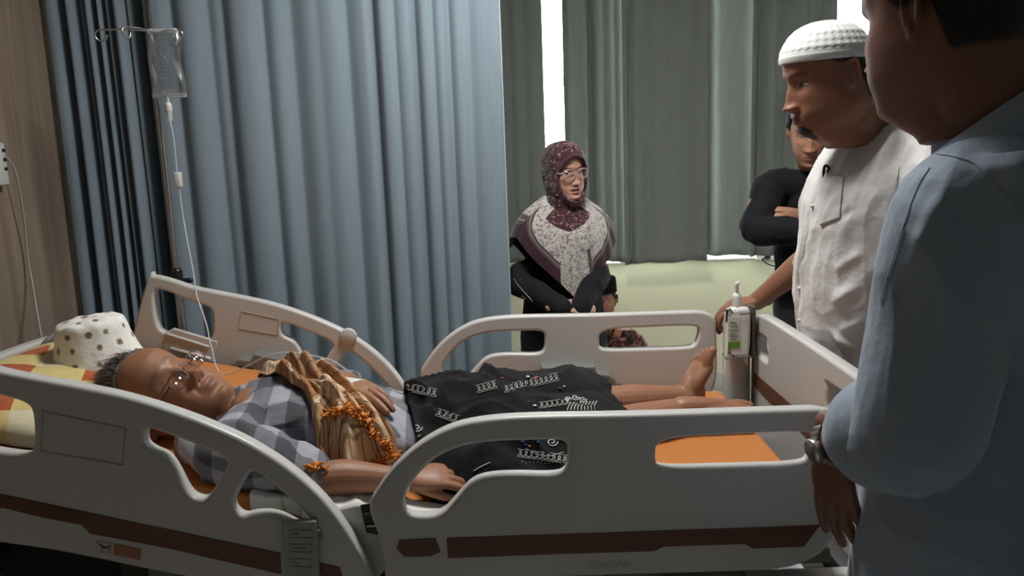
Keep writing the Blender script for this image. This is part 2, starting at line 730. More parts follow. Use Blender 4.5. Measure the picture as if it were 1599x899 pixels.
panels = [
    (740, 851, 412, [(800, 8, .03), (823, 9, .03)], 'grey-green window curtain left of the bright gap, beside the blue privacy curtain', 1),
    (882, 976, 413, [(890, 5, .03), (927, 5, .07), (947, 6, .02), (965, 4, .02)], 'grey-green window curtain just right of the bright gap, behind the woman', 2),
    (973, 1106, 410, [(985, 4, .03), (1012, 8, .015), (1040, 12, .012), (1075, 10, .015)], 'widest flattest grey-green window curtain, between two dark folds', 3),
    (1100, 1176, 402, [(1115, 7, .10), (1145, 12, .015)], 'grey-green window curtain narrow panel right of the darkest fold', 4),
    (1173.5, 1302, 398, [(1188, 6, .05), (1206, 7, -.03), (1228, 8, .03), (1258, 8, -.03), (1280, 8, .04)],
     'grey-green window curtain at the right, behind the man in black', 5),
    (1425, 1700, 398, [(1450, 7, .05), (1500, 8, .05), (1550, 8, .05), (1600, 8, .04)],  # added panel, out of sight, cuts down the daylight from the window
     'added grey-green curtain hidden behind the man in front, holding back window light', 6),
]
for (pa, pb, hy, fo, lab, sd) in panels:
    hz = W((pa + pb) / 2, hy, YW).z
    fo2 = [(X_at(p, 200, YW), w * YW / 1250, d) for p, w, d in fo]
    yc_ = YW + (0.075 if sd in (2, 4) else 0)
    curtain('window_curtain', X_at(pa, 200, yc_), X_at(pb, 200, yc_), yc_, hz, 2.56, fo2, M_green, lab, 'curtain', sd, 0.0035, 38,
            hem=0.004)
tag(curve_tube('curtain_rail', [(-.35, YW, 2.57), (1.5, YW, 2.57), (X1 - .001, YW, 2.57)], 0.011, M_white, res=1),
    'white rail above the window the grey-green curtains hang from', 'curtain rail')

# ---------------------------------------------------------------- wall fittings
M_plast = mat('off_white_plastic', (.62, .62, .58), .4)
M_black = mat('black_plastic', (.012, .012, .013), .35)
M_cable = mat('grey_cable_sheath', (.38, .36, .34), .5)
def wallY(px): return X0 * 1250 / (px - 790)
p = W(4, 232, wallY(2))
sb = empty('wall_call_unit', (X0, p.y, p.z), 'white plastic call handset box on the wood wall at the left edge', 'wall unit')
MB().box((X0 - .002, p.y - .09, p.z - .12), (X0 + .035, p.y + .022, p.z + .02)).build('housing', M_plast, sb, bevel=.008)
MB().box((X0 - .002, p.y - .07, p.z + .03), (X0 + .02, p.y + .012, p.z + .13)).build('faceplate', M_plast, sb, bevel=.004)
for k in range(3):
    MB().box((X0 + .034, p.y - .0, p.z - .01 - .03 * k), (X0 + .039, p.y + .014, p.z - .03 * k)).build('button', M_black, sb, bevel=.001)
a = [W(3, 236, 2.66), W(22, 262, 2.70), W(36, 330, 2.73), W(43, 400, 2.75), W(52, 450, 2.72), W(61, 505, 2.62), W(68, 540, 2.5)]
for q in a[1:5]: q.x = max(q.x, X0 + .008)
a[0].x = X0 + .025
tag(curve_tube('wall_cable', a, .0035, M_cable), 'thin grey cable hanging down the wood wall from the call unit', 'cable')
q = W(1196, 395, Y1 - .02)
so = empty('wall_socket', (q.x, Y1, q.z), 'small white socket box under the window curtain beside the man in black', 'socket')
MB().box((q.x - .06, Y1 - .03, q.z - .04), (q.x + .06, Y1 + .001, q.z + .04)).build('faceplate', M_plast, so, bevel=.006)
MB().box((q.x - .012, Y1 - .05, q.z - .03), (q.x + .02, Y1 - .028, q.z - .005)).build('plug', M_black, so, bevel=.004)
curve_tube('cord', [(q.x, Y1 - .04, q.z - .02), (q.x - .03, Y1 - .05, q.z - .035), (q.x + .05, Y1 - .045, q.z - .075), (q.x + .25, Y1 - .03, q.z - .07)], .004, M_black, so)
# ================================================================ hospital bed
YN, YF = 1.53, 2.51          # centre planes of the near and the far side rails
t = NT('white_abs_plastic')
t.b.inputs['Base Color'].default_value = (0.55, 0.545, 0.53, 1)
t.b.inputs['Roughness'].default_value = 0.32
t.b.inputs['Specular IOR Level'].default_value = 0.5
M_abs = t.m
M_inlay = wood_mat('brown_wood_inlay', (0.115, 0.045, 0.026), (0.17, 0.072, 0.042), 3.0, 0.45, axis=0)
M_grey = mat('grey_plastic', (.16, .165, .15), .5)
M_dgrey = mat('dark_grey_metal', (.05, .05, .05), .5)
M_under = mat('dark_green_grey_plastic', (.075, .085, .08), .6)
M_steel = mat('brushed_steel', (.55, .54, .52), .3, metal=1.0)
M_panel = mat('green_grey_keypad', (.30, .36, .31), .5)
M_panel_line = mat('dark_green_print', (.10, .16, .12), .5)
M_red = mat('red_plastic', (.22, .012, .014), .4)

bed = empty('hospital_bed', (-.3, 2.02, 0), 'white plastic hospital bed with side rails, brown wood-look inlays and raised head section', 'bed')


def XZ(L, Y=YN):
    return [(W(x, y, Y).x, W(x, y, Y).z) for x, y in L]


def fnt(Y):
    return lambda a, b, c: (a, Y - c, b)


foot_out = XZ([(575, 785), (590, 760), (616, 723), (653, 690), (686, 670), (719, 657), (766, 649), (830, 645), (1000, 643), (1200, 636), (1312, 633), (1314, 700),
               (1312, 818), (1256, 882), (1100, 888), (900, 893), (700, 902), (604, 906), (601, 870), (593, 830)])
foot_w1 = XZ([(633, 770), (643, 750), (666, 723), (693, 703), (726, 691), (766, 685), (830, 683), (885, 682), (887, 705), (885, 730), (868, 738), (800, 736), (760, 739),
              (735, 748), (714, 772), (688, 801), (638, 801), (632, 788)])
foot_w2 = XZ([(1023, 680), (1140, 674), (1259, 669), (1272, 680), (1264, 709), (1252, 722), (1140, 725), (1027, 728), (1021, 716)])
head_out = XZ([(-112, 552), (-95, 546), (-40, 561), (0, 575), (50, 585), (133, 600), (210, 616), (299, 645), (366, 673), (400, 690), (455, 725), (507, 771), (545, 822),
               (578, 880), (592, 925), (560, 935), (500, 925), (296, 896), (103, 854), (0, 841), (-120, 818), (-145, 800), (-148, 730)])
head_w1 = XZ([(-95, 585), (-75, 580), (0, 611), (50, 625), (59, 640), (61, 690), (52, 707), (20, 704), (-60, 690), (-82, 672)])
head_w2 = XZ([(230, 668), (240, 663), (300, 686), (363, 711), (355, 732), (328, 774), (316, 776), (298, 768), (280, 730), (264, 707), (240, 698), (229, 688)])
head_w3 = XZ([(393, 732), (404, 731), (440, 758), (478, 795), (506, 828), (500, 835), (455, 808), (428, 797), (400, 797), (380, 803), (364, 785), (378, 757)])

INL = {
    'foot': [[(621, 849), (626, 836), (681, 833), (689, 854), (673, 861), (633, 862)],
             [(699, 833), (990, 823), (1274, 813), (1250, 846), (1172, 849), (1159, 842), (1033, 846), (1019, 853), (860, 858), (701, 864)]],
    'head': [[(-120, 738), (0, 763), (133, 791), (280, 822), (441, 856), (443, 889), (400, 879), (270, 849), (148, 826), (136, 813), (70, 800), (13, 786), (6, 788), (-10, 800), (-118, 775)],
             [(500, 871), (533, 878), (541, 901), (505, 896)]],
}


def rail(kind, Y, name_label, sign):
    """sign: -1 when the show face looks at -Y (towards the camera side)"""
    loops = (foot_out, foot_w1, foot_w2) if kind == 'foot' else (head_out, head_w1, head_w2, head_w3)
    r = plate('side_rail', loops, 0.036, 0.008, M_abs, bed, fnt(Y), 2)
    r['label'] = name_label
    for k, L in enumerate(INL[kind]):
        LL = XZ(L)
        plate('wood_inlay', [LL], 0.004, 0.0008, M_inlay, r, fnt(Y + sign * 0.018), 0)
    return r


r_fn = rail('foot', YN, 'near foot-end side rail', -1)
r_ff = rail('foot', YF, 'far foot-end side rail', 1)
r_hn = rail('head', YN, 'near head-end side rail', -1)
r_hf = rail('head', YF, 'far head-end side rail', 1)


def groove(name, L, Y, w, parent, m=M_grey, sc=None, closed=True):
    pts = [(W(x, y, sc or Y).x, Y, W(x, y, sc or Y).z) for x, y in L]
    if closed: pts.append(pts[0])
    return curve_tube(name, pts, w, m, parent, res=1, n=6)


M_groove = mat('moulded_plastic_line', (0.36, 0.35, 0.335), 0.5)
groove('moulded_line', [(380, 484), (438, 496), (436, 521), (376, 511)], YF - .0185, .0012, r_hf, M_groove, 2.51)
groove('moulded_line', [(75, 637), (203, 664), (198, 720), (72, 699)], YN - .0185, .0010, r_hn, M_groove, 1.53)
# spoke joint caps on the far head rail
c = W(544, 525, YF - .02)
MB().tube([(c.x, YF - .016, c.z), (c.x, YF - .025, c.z), (c.x, YF - .028, c.z), (c.x, YF - .0285, c.z)], [.027, .027, .022, .0005], 26, cap=False).build('joint_cap', M_abs, r_hf, smooth=True)
c = W(517, 578, YF - .02)
MB().tube([(c.x, YF - .01, c.z), (c.x, YF - .024, c.z), (c.x, YF - .0245, c.z)], [.030, .028, .0005], 24, cap=False).build('joint_cap', M_grey, r_hf, smooth=True)
# handle slots moulded low on the far head rail
for (a, b, h) in (((262, 522), (325, 541), .010), ((268, 544), (327, 560), .014)):
    p, q = W(*a, YF - .02), W(*b, YF - .02)
    MB().tube([(p.x, YF - .02, p.z), (q.x, YF - .022, q.z)], (.006, h * .5), 10).build('moulded_ridge', M_abs, r_hf, smooth=True)


def pbox(name, lst, Y, depth, m, parent, bev=.004, it=0):
    """extruded outline standing proud of a face plane, towards the camera side"""
    L = [(W(x, y, Y).x, W(x, y, Y).z) for x, y in lst]
    return plate(name, [L], depth, bev, m, parent, fnt(Y), it)


hp = pbox('recess_plate', [(258, 520), (272, 512), (340, 532), (336, 552), (320, 570), (256, 556)], YF - .012, .016, M_abs, r_hf)
pbox('latch_cover', [(313, 560), (335, 563), (328, 572), (318, 577), (308, 572)], YF - .02, .02, M_grey, r_hf)
# grey hinge housings on the inner faces of both far rails
h = pbox('hinge_housing', [(360, 590), (362, 568), (376, 557), (395, 560), (402, 549), (480, 566), (480, 576), (510, 588), (512, 612), (360, 606)], YF - .045, .06, M_grey, r_hf, .006)
pbox('latch_window', [(372, 571), (395, 575), (393, 586), (372, 584)], YF - .077, .006, M_black, h, .001)
h = pbox('hinge_housing', [(847, 600), (847, 570), (926, 568), (931, 580), (950, 581), (960, 590), (960, 606), (848, 612)], YF - .045, .06, M_grey, r_ff, .006)
pbox('latch_window', [(928, 592), (949, 592), (950, 602), (928, 602)], YF - .077, .006, M_black, h, .001)
pbox('lock_button', [(963, 600), (972, 600), (972, 605), (963, 605)], YF - .024, .008, M_black, r_ff, .001)
for k in range(3):
    pbox('drain_slot', [(345, 572 + 8 * k), (356, 574 + 8 * k), (356, 578 + 8 * k), (345, 576 + 8 * k)], YF - .019, .003, M_black, r_hf, .0006)
# marks on the near rails: control keypad, faint maker's script, warning sticker
kp = pbox('control_keypad', [(442, 814), (494, 812), (500, 905), (447, 905)], YN - .026, .016, M_panel, r_hn, .002)
for k, yy in enumerate((827, 849, 872)):
    groove('key_outline', [(452, yy), (486, yy + 1), (487, yy + 13), (453, yy + 12)], YN - .0345, .0006, kp, M_panel_line)
    groove('key_mark', [(458, yy + 6), (480 if k == 1 else 466, yy + 7)], YN - .0345, .0008, kp, M_panel_line, closed=False)
M_script = mat('faded_grey_lettering', (.50, .50, .46), .6)
sc_pts = []
rs = random.Random(4)
x = 921
strokes = [[(921, 884), (927, 877), (931, 884), (924, 888), (922, 884)], [(933, 890), (934, 877), (940, 879), (936, 885)], [(942, 884), (946, 878), (949, 884), (944, 887)],
           [(950, 879), (955, 878), (951, 884), (956, 886)], [(959, 876), (962, 886), (966, 878)], [(968, 885), (969, 875), (973, 885)], [(975, 879), (980, 878), (979, 886), (975, 883)],
           [(982, 875), (985, 884)]]
for s_ in strokes:
    sc_pts.append([W(a, b, YN - .0185) for a, b in s_])
mb = MB()
for s_ in sc_pts: mb.tube(s_, .0011, 6, res=4)
mb.build('maker_lettering', M_script, r_fn, smooth=True)
st = pbox('warning_sticker', [(150, 844), (178, 849), (178, 866), (150, 861)], YN - .019, .002, mat('white_sticker', (.5, .5, .47), .5), r_hn, .0004)
pbox('warning_sticker', [(179, 849), (220, 857), (219, 874), (178, 866)], YN - .019, .002, mat('orange_brown_sticker', (.36, .16, .08), .5), r_hn, .0004)
groove('sticker_print', [(153, 848), (164, 856), (174, 851)], YN - .0205, .001, st, M_dgrey, closed=False)
groove('sticker_print', [(158, 862), (160, 853), (170, 854), (172, 863)], YN - .0205, .0008, st, M_dgrey, closed=False)

# ---- footboard
XB = 0.785


def fbx(L):
    """pixels of the board's inner face -> (Y, Z) on the plane X = XB"""
    out = []
    for x, y in L:
        d = W(x, y, 1.0)
        Y = XB / d.x
        q = W(x, y, Y)
        out.append((q.y, q.z))
    return out


fb_out = [(1.585, .30), (1.585, .86), (1.60, .900), (1.64, .918), (1.80, .925), (2.1, .928), (2.36, .928), (2.455, .920), (2.485, .90), (2.49, .86), (2.49, .40), (2.47, .30)]
fb_h1 = [(2.46, .86), (2.36, .862), (2.352, .85), (2.352, .80), (2.362, .787), (2.46, .79)]
fb_h2 = [(1.90, .852), (1.915, .862), (1.72, .862), (1.70, .85), (1.69, .80), (1.72, .79), (1.89, .792), (1.90, .80)]
fb = plate('footboard', [fb_out, fb_h2, [(a - .01, b) for a, b in fb_h1]], .036, .009, M_abs, bed, lambda a, b, c: (XB + c, a, b), 2)
plate('wood_inlay', [fbx([(1183, 578), (1250, 634), (1290, 670), (1290, 700), (1217, 632), (1183, 598)])], .004, .0008, M_inlay, fb, lambda a, b, c: (XB - .018 + c, a, b), 0)
# corner bumper posts, moulded with the board
for (yy, a, b) in ((2.50, 1122, 1163), (1.575, 0, 0)):
    mb = MB()
    xl = XB - .11 if yy > 2 else XB - .05
    mb.tube([(xl + .045, yy, .25), (xl + .045, yy, .5), (xl + .043, yy, .75), (xl + .041, yy, .90), (xl + .041, yy, .92)],
            [(.044, .024), (.046, .026), (.044, .026), (.041, .024), (.034, .020)], 24, side=(1, 0, 0), res=4)
    mb.build('corner_bumper', M_abs, fb, smooth=True)
    MB().box((xl + .088, yy - .030, .30), (XB - .002, yy - .008 if yy > 2 else yy + .01, .905)).build('corner_trim', M_grey, fb, bevel=.004)

# ---- headboard
XH = -1.385
hb_out = [(1.585, .40), (1.585, .90), (1.61, .945), (1.70, .96), (2.0, .965), (2.3, .96), (2.44, .945), (2.475, .90), (2.475, .40)]
hb_h = [(2.30, .93), (1.90, .935), (1.86, .925), (1.86, .875), (1.90, .865), (2.30, .865), (2.34, .875), (2.34, .92)]
hb = plate('headboard', [hb_out, [(1.72, .84), (2.30, .84), (2.34, .82), (2.34, .74), (1.70, .74), (1.70, .82)]], .04, .010, M_abs, bed, lambda a, b, c: (XH + c, a, b), 2)
curve_tube('pull_handle', [(XH + .02, 2.25, .93), (XH + .045, 2.27, .965), (XH + .045, 2.38, .975), (XH + .02, 2.42, .93)], .007, M_grey, hb)

# ---- deck, frame, lifting gear, base, castors
HX, HZ, HA = -0.17, 0.595, R(11.5)     # hinge of the raised back section


def on_back(x, z):
    """point x metres from the hinge towards the head, z above the deck"""
    return HX - x * math.cos(HA) - z * math.sin(HA), HZ + x * math.sin(HA) + z * math.cos(HA)


MB().box((HX + .01, 1.575, .56), (.66, 2.465, .595)).build('seat_deck', M_grey, bed, bevel=.008)
mb = MB()
Mh = Matrix.Translation((HX, 0, HZ)) @ Matrix.Rotation(HA, 4, 'Y')
mb.box((-1.17, 1.575, -.035), (-.01, 2.465, 0), M=Mh)
mb.build('back_deck', M_grey, bed, bevel=.008)
# white moulded deck edge showing between the two near rails
de = pbox('deck_edge_cover', [(492, 806), (530, 792), (566, 784), (604, 796), (610, 905), (515, 905)], 1.564, .018, M_abs, bed, .005, 1)
n0 = pbox('buckle_slot', [(563, 789), (582, 785), (600, 800), (604, 828), (590, 834), (572, 830)], 1.553, .006, M_black, de, .001)
pbox('buckle_bar', [(573, 819), (600, 818), (600, 821), (573, 822)], 1.549, .006, M_steel, n0, .001)
pbox('buckle_bar', [(569, 800), (590, 799), (590, 802), (569, 803)], 1.549, .006, M_grey, n0, .001)
MB().box((-.98, 1.595, .27), (-.28, 1.625, .55)).build('actuator_cover', M_under, bed, bevel=.006)
MB().box((-1.40, 1.93, .14), (-1.0, 1.96, .56)).build('motor_cover', M_dgrey, bed, bevel=.006)
for yy in (1.60, 2.44):
    MB().box((-1.36, yy - .02, .47), (XB - .02, yy + .02, .53)).build('side_beam', M_abs, bed, bevel=.006)
for xx in (-1.34, -.75, -.05, .45, .72):
    MB().box((xx - .02, 1.60, .475), (xx + .02, 2.44, .525)).build('cross_beam', M_dgrey, bed, bevel=.004)
for xx in (-.95, .45):
    mb = MB().box((xx - .05, 1.85, .30), (xx + .05, 2.19, .48))
    mb.build('lift_column', M_grey, bed, bevel=.01)
MB().box((-1.22, 1.66, .22), (.62, 2.38, .31)).build('base_cover', M_grey, bed, bevel=.02)
for (a, b) in (((-1.02, 1.63), .36), ((-.99, 1.63), .36)): pass
for xx in (-1.13, -1.00, -.63, -.58):
    MB().box((xx - .006, 1.60, .24), (xx + .006, 1.62, .48)).build('rail_strut', M_steel, bed, bevel=.002)
for xx in (-1.12, .55):
    for yy in (1.70, 2.34):
        ca = MB().tube([(xx, yy, .23), (xx, yy, .12)], .022, 12).box((xx - .03, yy - .028, .07), (xx + .03, yy + .028, .14)).build('castor', M_dgrey, bed, smooth=False)
        MB().tube([(xx, yy - .022, .063), (xx, yy + .022, .063)], .052, 24, cap=False).build('castor_wheel', M_grey, ca, smooth=True)
# support arms of the rails
for (xx, yy, s) in ((-.75, YN, 1), (-.42, YN, 1), (.15, YN, 1), (.5, YN, 1), (-.75, YF, -1), (-.42, YF, -1), (.15, YF, -1), (.5, YF, -1)):
    z0 = .70 if xx > 0 else .62 + (-.17 - xx) * .18
    MB().box((xx - .025, min(yy + s * .014, yy + s * .075), .50), (xx + .025, max(yy + s * .014, yy + s * .075), z0 - .08 if xx > 0 else z0)).build('rail_support', M_grey, bed, bevel=.004)
bx = MB().box((-1.24, 1.56, .50), (-1.10, 1.60, .60)).build('release_handle', M_red, bed, bevel=.012)

# ---- mattress (two sections of one orange pad)
M_orange = mat('orange_vinyl', (0.53, 0.20, 0.055), 0.42, spec=0.4, bump=.25, bump_scale=25, noise_scale=6, noise_amt=.06)
YM0, YM1, MT = 1.585, 2.448, .085
mb = MB()
prof = []
for x in np.linspace(1.16, 0.06, 24):
    prof.append(on_back(x, 0) + on_back(x, MT))
for x in np.linspace(HX + .03, .655, 24):
    prof.append((x, HZ, x, HZ + MT))
v, f = [], []
ny = 24
for (xa, za, xb, zb) in prof:
    for j in range(ny + 1):
        y = YM0 + (YM1 - YM0) * j / ny
        v.append((xa, y, za))
    for j in range(ny + 1):
        y = YM0 + (YM1 - YM0) * j / ny
        v.append((xb, y, zb))
w = 2 * (ny + 1)
for i in range(len(prof) - 1):
    for j in range(ny):
        f.append((i * w + j, i * w + j + 1, (i + 1) * w + j + 1, (i + 1) * w + j))
        k = i * w + ny + 1 + j
        f.append((k, k + w, k + w + 1, k + 1))
    f.append((i * w, (i + 1) * w, (i + 1) * w + ny + 1, i * w + ny + 1))
    f.append((i * w + ny, i * w + 2 * ny + 1, (i + 1) * w + 2 * ny + 1, (i + 1) * w + ny))
for i in (0, len(prof) - 1):
    for j in range(ny):
        q = (i * w + j, i * w + j + 1, i * w + ny + 2 + j, i * w + ny + 1 + j)
        f.append(q if i == 0 else tuple(reversed(q)))
mo = mb.add(v, f).build('mattress', M_orange, bevel=.016, seg=4)
tag(mo, 'orange vinyl mattress lying on the hospital bed deck', 'mattress')
MZ = HZ + MT       # top of the flat part


def mz(x):
    """height of the mattress top"""
    if x > HX: return MZ
    return MZ + (HX - x) * math.tan(HA)
# ================================================================ people: shared builders
def _tab(z, zs, vs, sm=True):
    return np.interp(z, zs, vs)


HZt = [-.175, -.15, -.128, -.112, -.095, -.07, -.04, 0, .03, .06, .085, .103, .115, .121]
HW_ = [.054, .052, .050, .051, .058, .065, .0705, .0735, .0755, .0745, .066, .050, .030, .006]
HF_ = [.020, .032, .064, .085, .086, .087, .087, .087, .091, .090, .077, .056, .030, .004]
HB_ = [-.082, -.078, -.074, -.074, -.078, -.086, -.094, -.102, -.105, -.100, -.086, -.064, -.038, -.012]


def head_grid(p=None, features=True, off=None, nt=128, nz=130, zlow=-.16):
    """a head in its own frame: +y face, +z crown, x sideways; metres.
    returns closed verts, faces. off(v) -> outward offset in metres"""
    p = p or {}
    jaw, fat, nose, lips, brow, mouth = (p.get(k, d) for k, d in (('jaw', 1.), ('fat', 0.), ('nose', 1.), ('lips', 1.), ('brow', 1.), ('open', 0.)))
    zz = np.concatenate([np.linspace(zlow, .10, nz - 26), .10 + .021 * np.sin(np.linspace(0.05, 1, 26) * np.pi / 2)])
    fine = np.linspace(zlow - .02, .121, 600)
    def tb(t):
        a = np.interp(fine, HZt, t)
        k = np.exp(-np.linspace(-2, 2, 33) ** 2); k /= k.sum()
        b = np.convolve(np.pad(a, 16, mode='edge'), k, 'valid')
        w = sst(fine, .095, .115)
        a = b * (1 - w) + a * w
        return np.interp(zz, fine, a)
    w, fr, bk = tb(HW_), tb(HF_), tb(HB_)
    low = sst(-zz, 0.0, .09)
    w = w * (1 + (jaw - 1) * low) + fat * .010 * np.exp(-((zz + .075) / .05) ** 2)
    fr = fr + fat * .006 * np.exp(-((zz + .118) / .03) ** 2)
    cap = np.sqrt(np.clip(1 - ((zz - .06) / .0612) ** 2, 0.0, 1)) * sst(zz, .06, .09)
    T = np.linspace(0, 2 * np.pi, nt, endpoint=False)
    T = T - 0.30 * np.sin(T) * 1.0        # denser at the face (T=0)
    v = np.zeros((nz, nt, 3))
    for j in range(nz):
        s, c = np.sin(T), np.cos(T)
        e = 2.0 if zz[j] > -.03 else 2.0
        ex = 0.92
        X = w[j] * np.sign(s) * np.abs(s) ** ex
        ym = -.012
        Y = np.where(c > 0, ym + (fr[j] - ym) * np.abs(c) ** ex, ym + (bk[j] - ym) * -np.abs(c) ** ex * -1)
        Y = np.where(c > 0, Y, ym - (ym - bk[j]) * np.abs(c) ** ex)
        v[j, :, 0], v[j, :, 1], v[j, :, 2] = X, Y, zz[j]
    V = v.reshape(-1, 3)
    if features:
        x, y, z = V[:, 0].copy(), V[:, 1].copy(), V[:, 2].copy()
        fw_ = sst(y, .015, .06)
        ax = np.abs(x)
        G = lambda a, b, sa, sb, zc=None: np.exp(-((ax - a) / sa) ** 2 - ((z - b) / sb) ** 2)
        d = np.zeros(len(V))
        # forehead / brow / sockets
        d += .0045 * brow * G(.026, .021, .022, .008)
        d -= .0125 * G(.031, -.001, .0165, .013)
        d -= .004 * G(0, .004, .008, .010)
        d += .0085 * G(.0315, -.001, .0125, .0085)           # eyeball under the lids
        # nose
        t_ = np.clip((.006 - z) / (.006 + .046), 0, 1)
        ridge = (.0055 + .0150 * t_ ** 1.1) * nose
        ridge = ridge * sst(z, -.0595, -.046) * sst(-z, -.022, -.002)
        d += ridge * np.exp(-np.abs(x / (.0082 + .0062 * t_)) ** 2.4)
        d += .0105 * nose * G(.0150, -.0480, .0068, .0078)
        d += .004 * nose * G(0, -.0455, .010, .008)
        d -= .006 * G(.0068, -.0560, .0035, .003)            # nostrils
        # cheeks, folds
        d += .0055 * G(.043, -.028, .020, .020)
        d += .004 * (1 + fat) * G(.046, -.066, .018, .022)
        fold = np.abs(ax - (.019 + (-.048 - z) * .35))
        d -= .0028 * np.exp(-(fold / .0035) ** 2) * sst(z, -.085, -.06) * sst(-z, .044, .054)
        # mouth
        d += .0065 * G(0, -.075, .028, .020)
        d += .0042 * lips * np.exp(-(x / .019) ** 4 - ((z + .0685 + x * x * 6) / .0042) ** 2)
        d += .0055 * lips * np.exp(-(x / .016) ** 4 - ((z + .0815 + .003 * mouth * 2 - x * x * 5) / .0050) ** 2)
        d -= (.0055 + .008 * mouth) * np.exp(-(x / (.023)) ** 4 - ((z + .0745 + .002 * mouth) / (.0018 + .0035 * mouth)) ** 2)
        d -= .0045 * G(0, -.0935, .020, .006)
        d += (.0065 - .010 * p.get('chin', 0)) * G(0, -.108, .018, .011)
        d -= .012 * p.get('chin', 0) * G(0, -.118, .045, .025)
        V[:, 1] += d * fw_
        # temples in, cheekbones out
        tm = np.exp(-((z - .012) / .022) ** 2) * sst(y, .02, .05) * (1 - sst(y, .075, .09))
        V[:, 0] -= np.sign(x) * .0035 * tm
    if off is not None:
        c0 = np.array([0, -.008, .01])
        r = V - c0
        r[:, 2] *= .6
        r /= np.linalg.norm(r, axis=1)[:, None]
        V += r * off(V)[:, None]
    f = []
    for j in range(nz - 1):
        a = j * nt
        for k in range(nt):
            k2 = (k + 1) % nt
            f.append((a + k, a + k2, a + nt + k2, a + nt + k))
    V = list(map(tuple, V))
    f.append(tuple(reversed(range(nt))))
    top = np.mean(np.array(V[-nt:]), axis=0) + np.array([0, 0, .0004])
    V.append(tuple(top))
    for k in range(nt):
        f.append((len(V) - 1, (nz - 1) * nt + k, (nz - 1) * nt + (k + 1) % nt))
    return V, f


def add_ears(mb, M, sc=1.0):
    for s in (-1, 1):
        pts = []
        for k in range(12):
            a = R(-150 + k * 25)
            # outline of the helix, seen from the side (y backwards, z up)
            y = -.020 + .0145 * math.sin(a) * -1 + (.003 if k > 8 else 0)
            z = -.006 + .030 * math.cos(a)
            pts.append((y, z))
        P = []
        for (y, z) in pts:
            outw = .0715 + .010 * sst(np.array([-y]), .004, .034)[0] + .0065
            P.append(M @ Vector((s * outw, y, z)))
        mb.tube(P, .0047, 8, res=3)
        # bowl plate and lobe
        Mr = M.to_3x3() @ Matrix.Rotation(R(22) * s, 3, 'Z')
        mb.ellipsoid(M @ Vector((s * .0765, -.018, -.006)), (.0036, .0150, .0275), Mr, 14)
        mb.ellipsoid(M @ Vector((s * .0765, -.012, -.033)), (.0045, .0075, .0095), Mr, 12)
        mb.ellipsoid(M @ Vector((s * .0750, -.007, -.008)), (.004, .004, .007), Mr, 10)


def head_matrix(pos, face, up=(0, 0, 1), scale=1.0):
    f = Vector(face).normalized()
    u = Vector(up)
    u = (u - f * u.dot(f)).normalized()
    r = f.cross(u)
    M = Matrix((( r.x, f.x, u.x), (r.y, f.y, u.y), (r.z, f.z, u.z))).to_4x4()
    M = M @ Matrix.Diagonal((scale, scale, scale, 1))
    M.translation = Vector(pos)
    return M


def add_head(mb, M, p=None, ears=True, **k):
    v, f = head_grid(p, **k)
    mb.add([M @ Vector(q) for q in v], f)
    if ears: add_ears(mb, M)


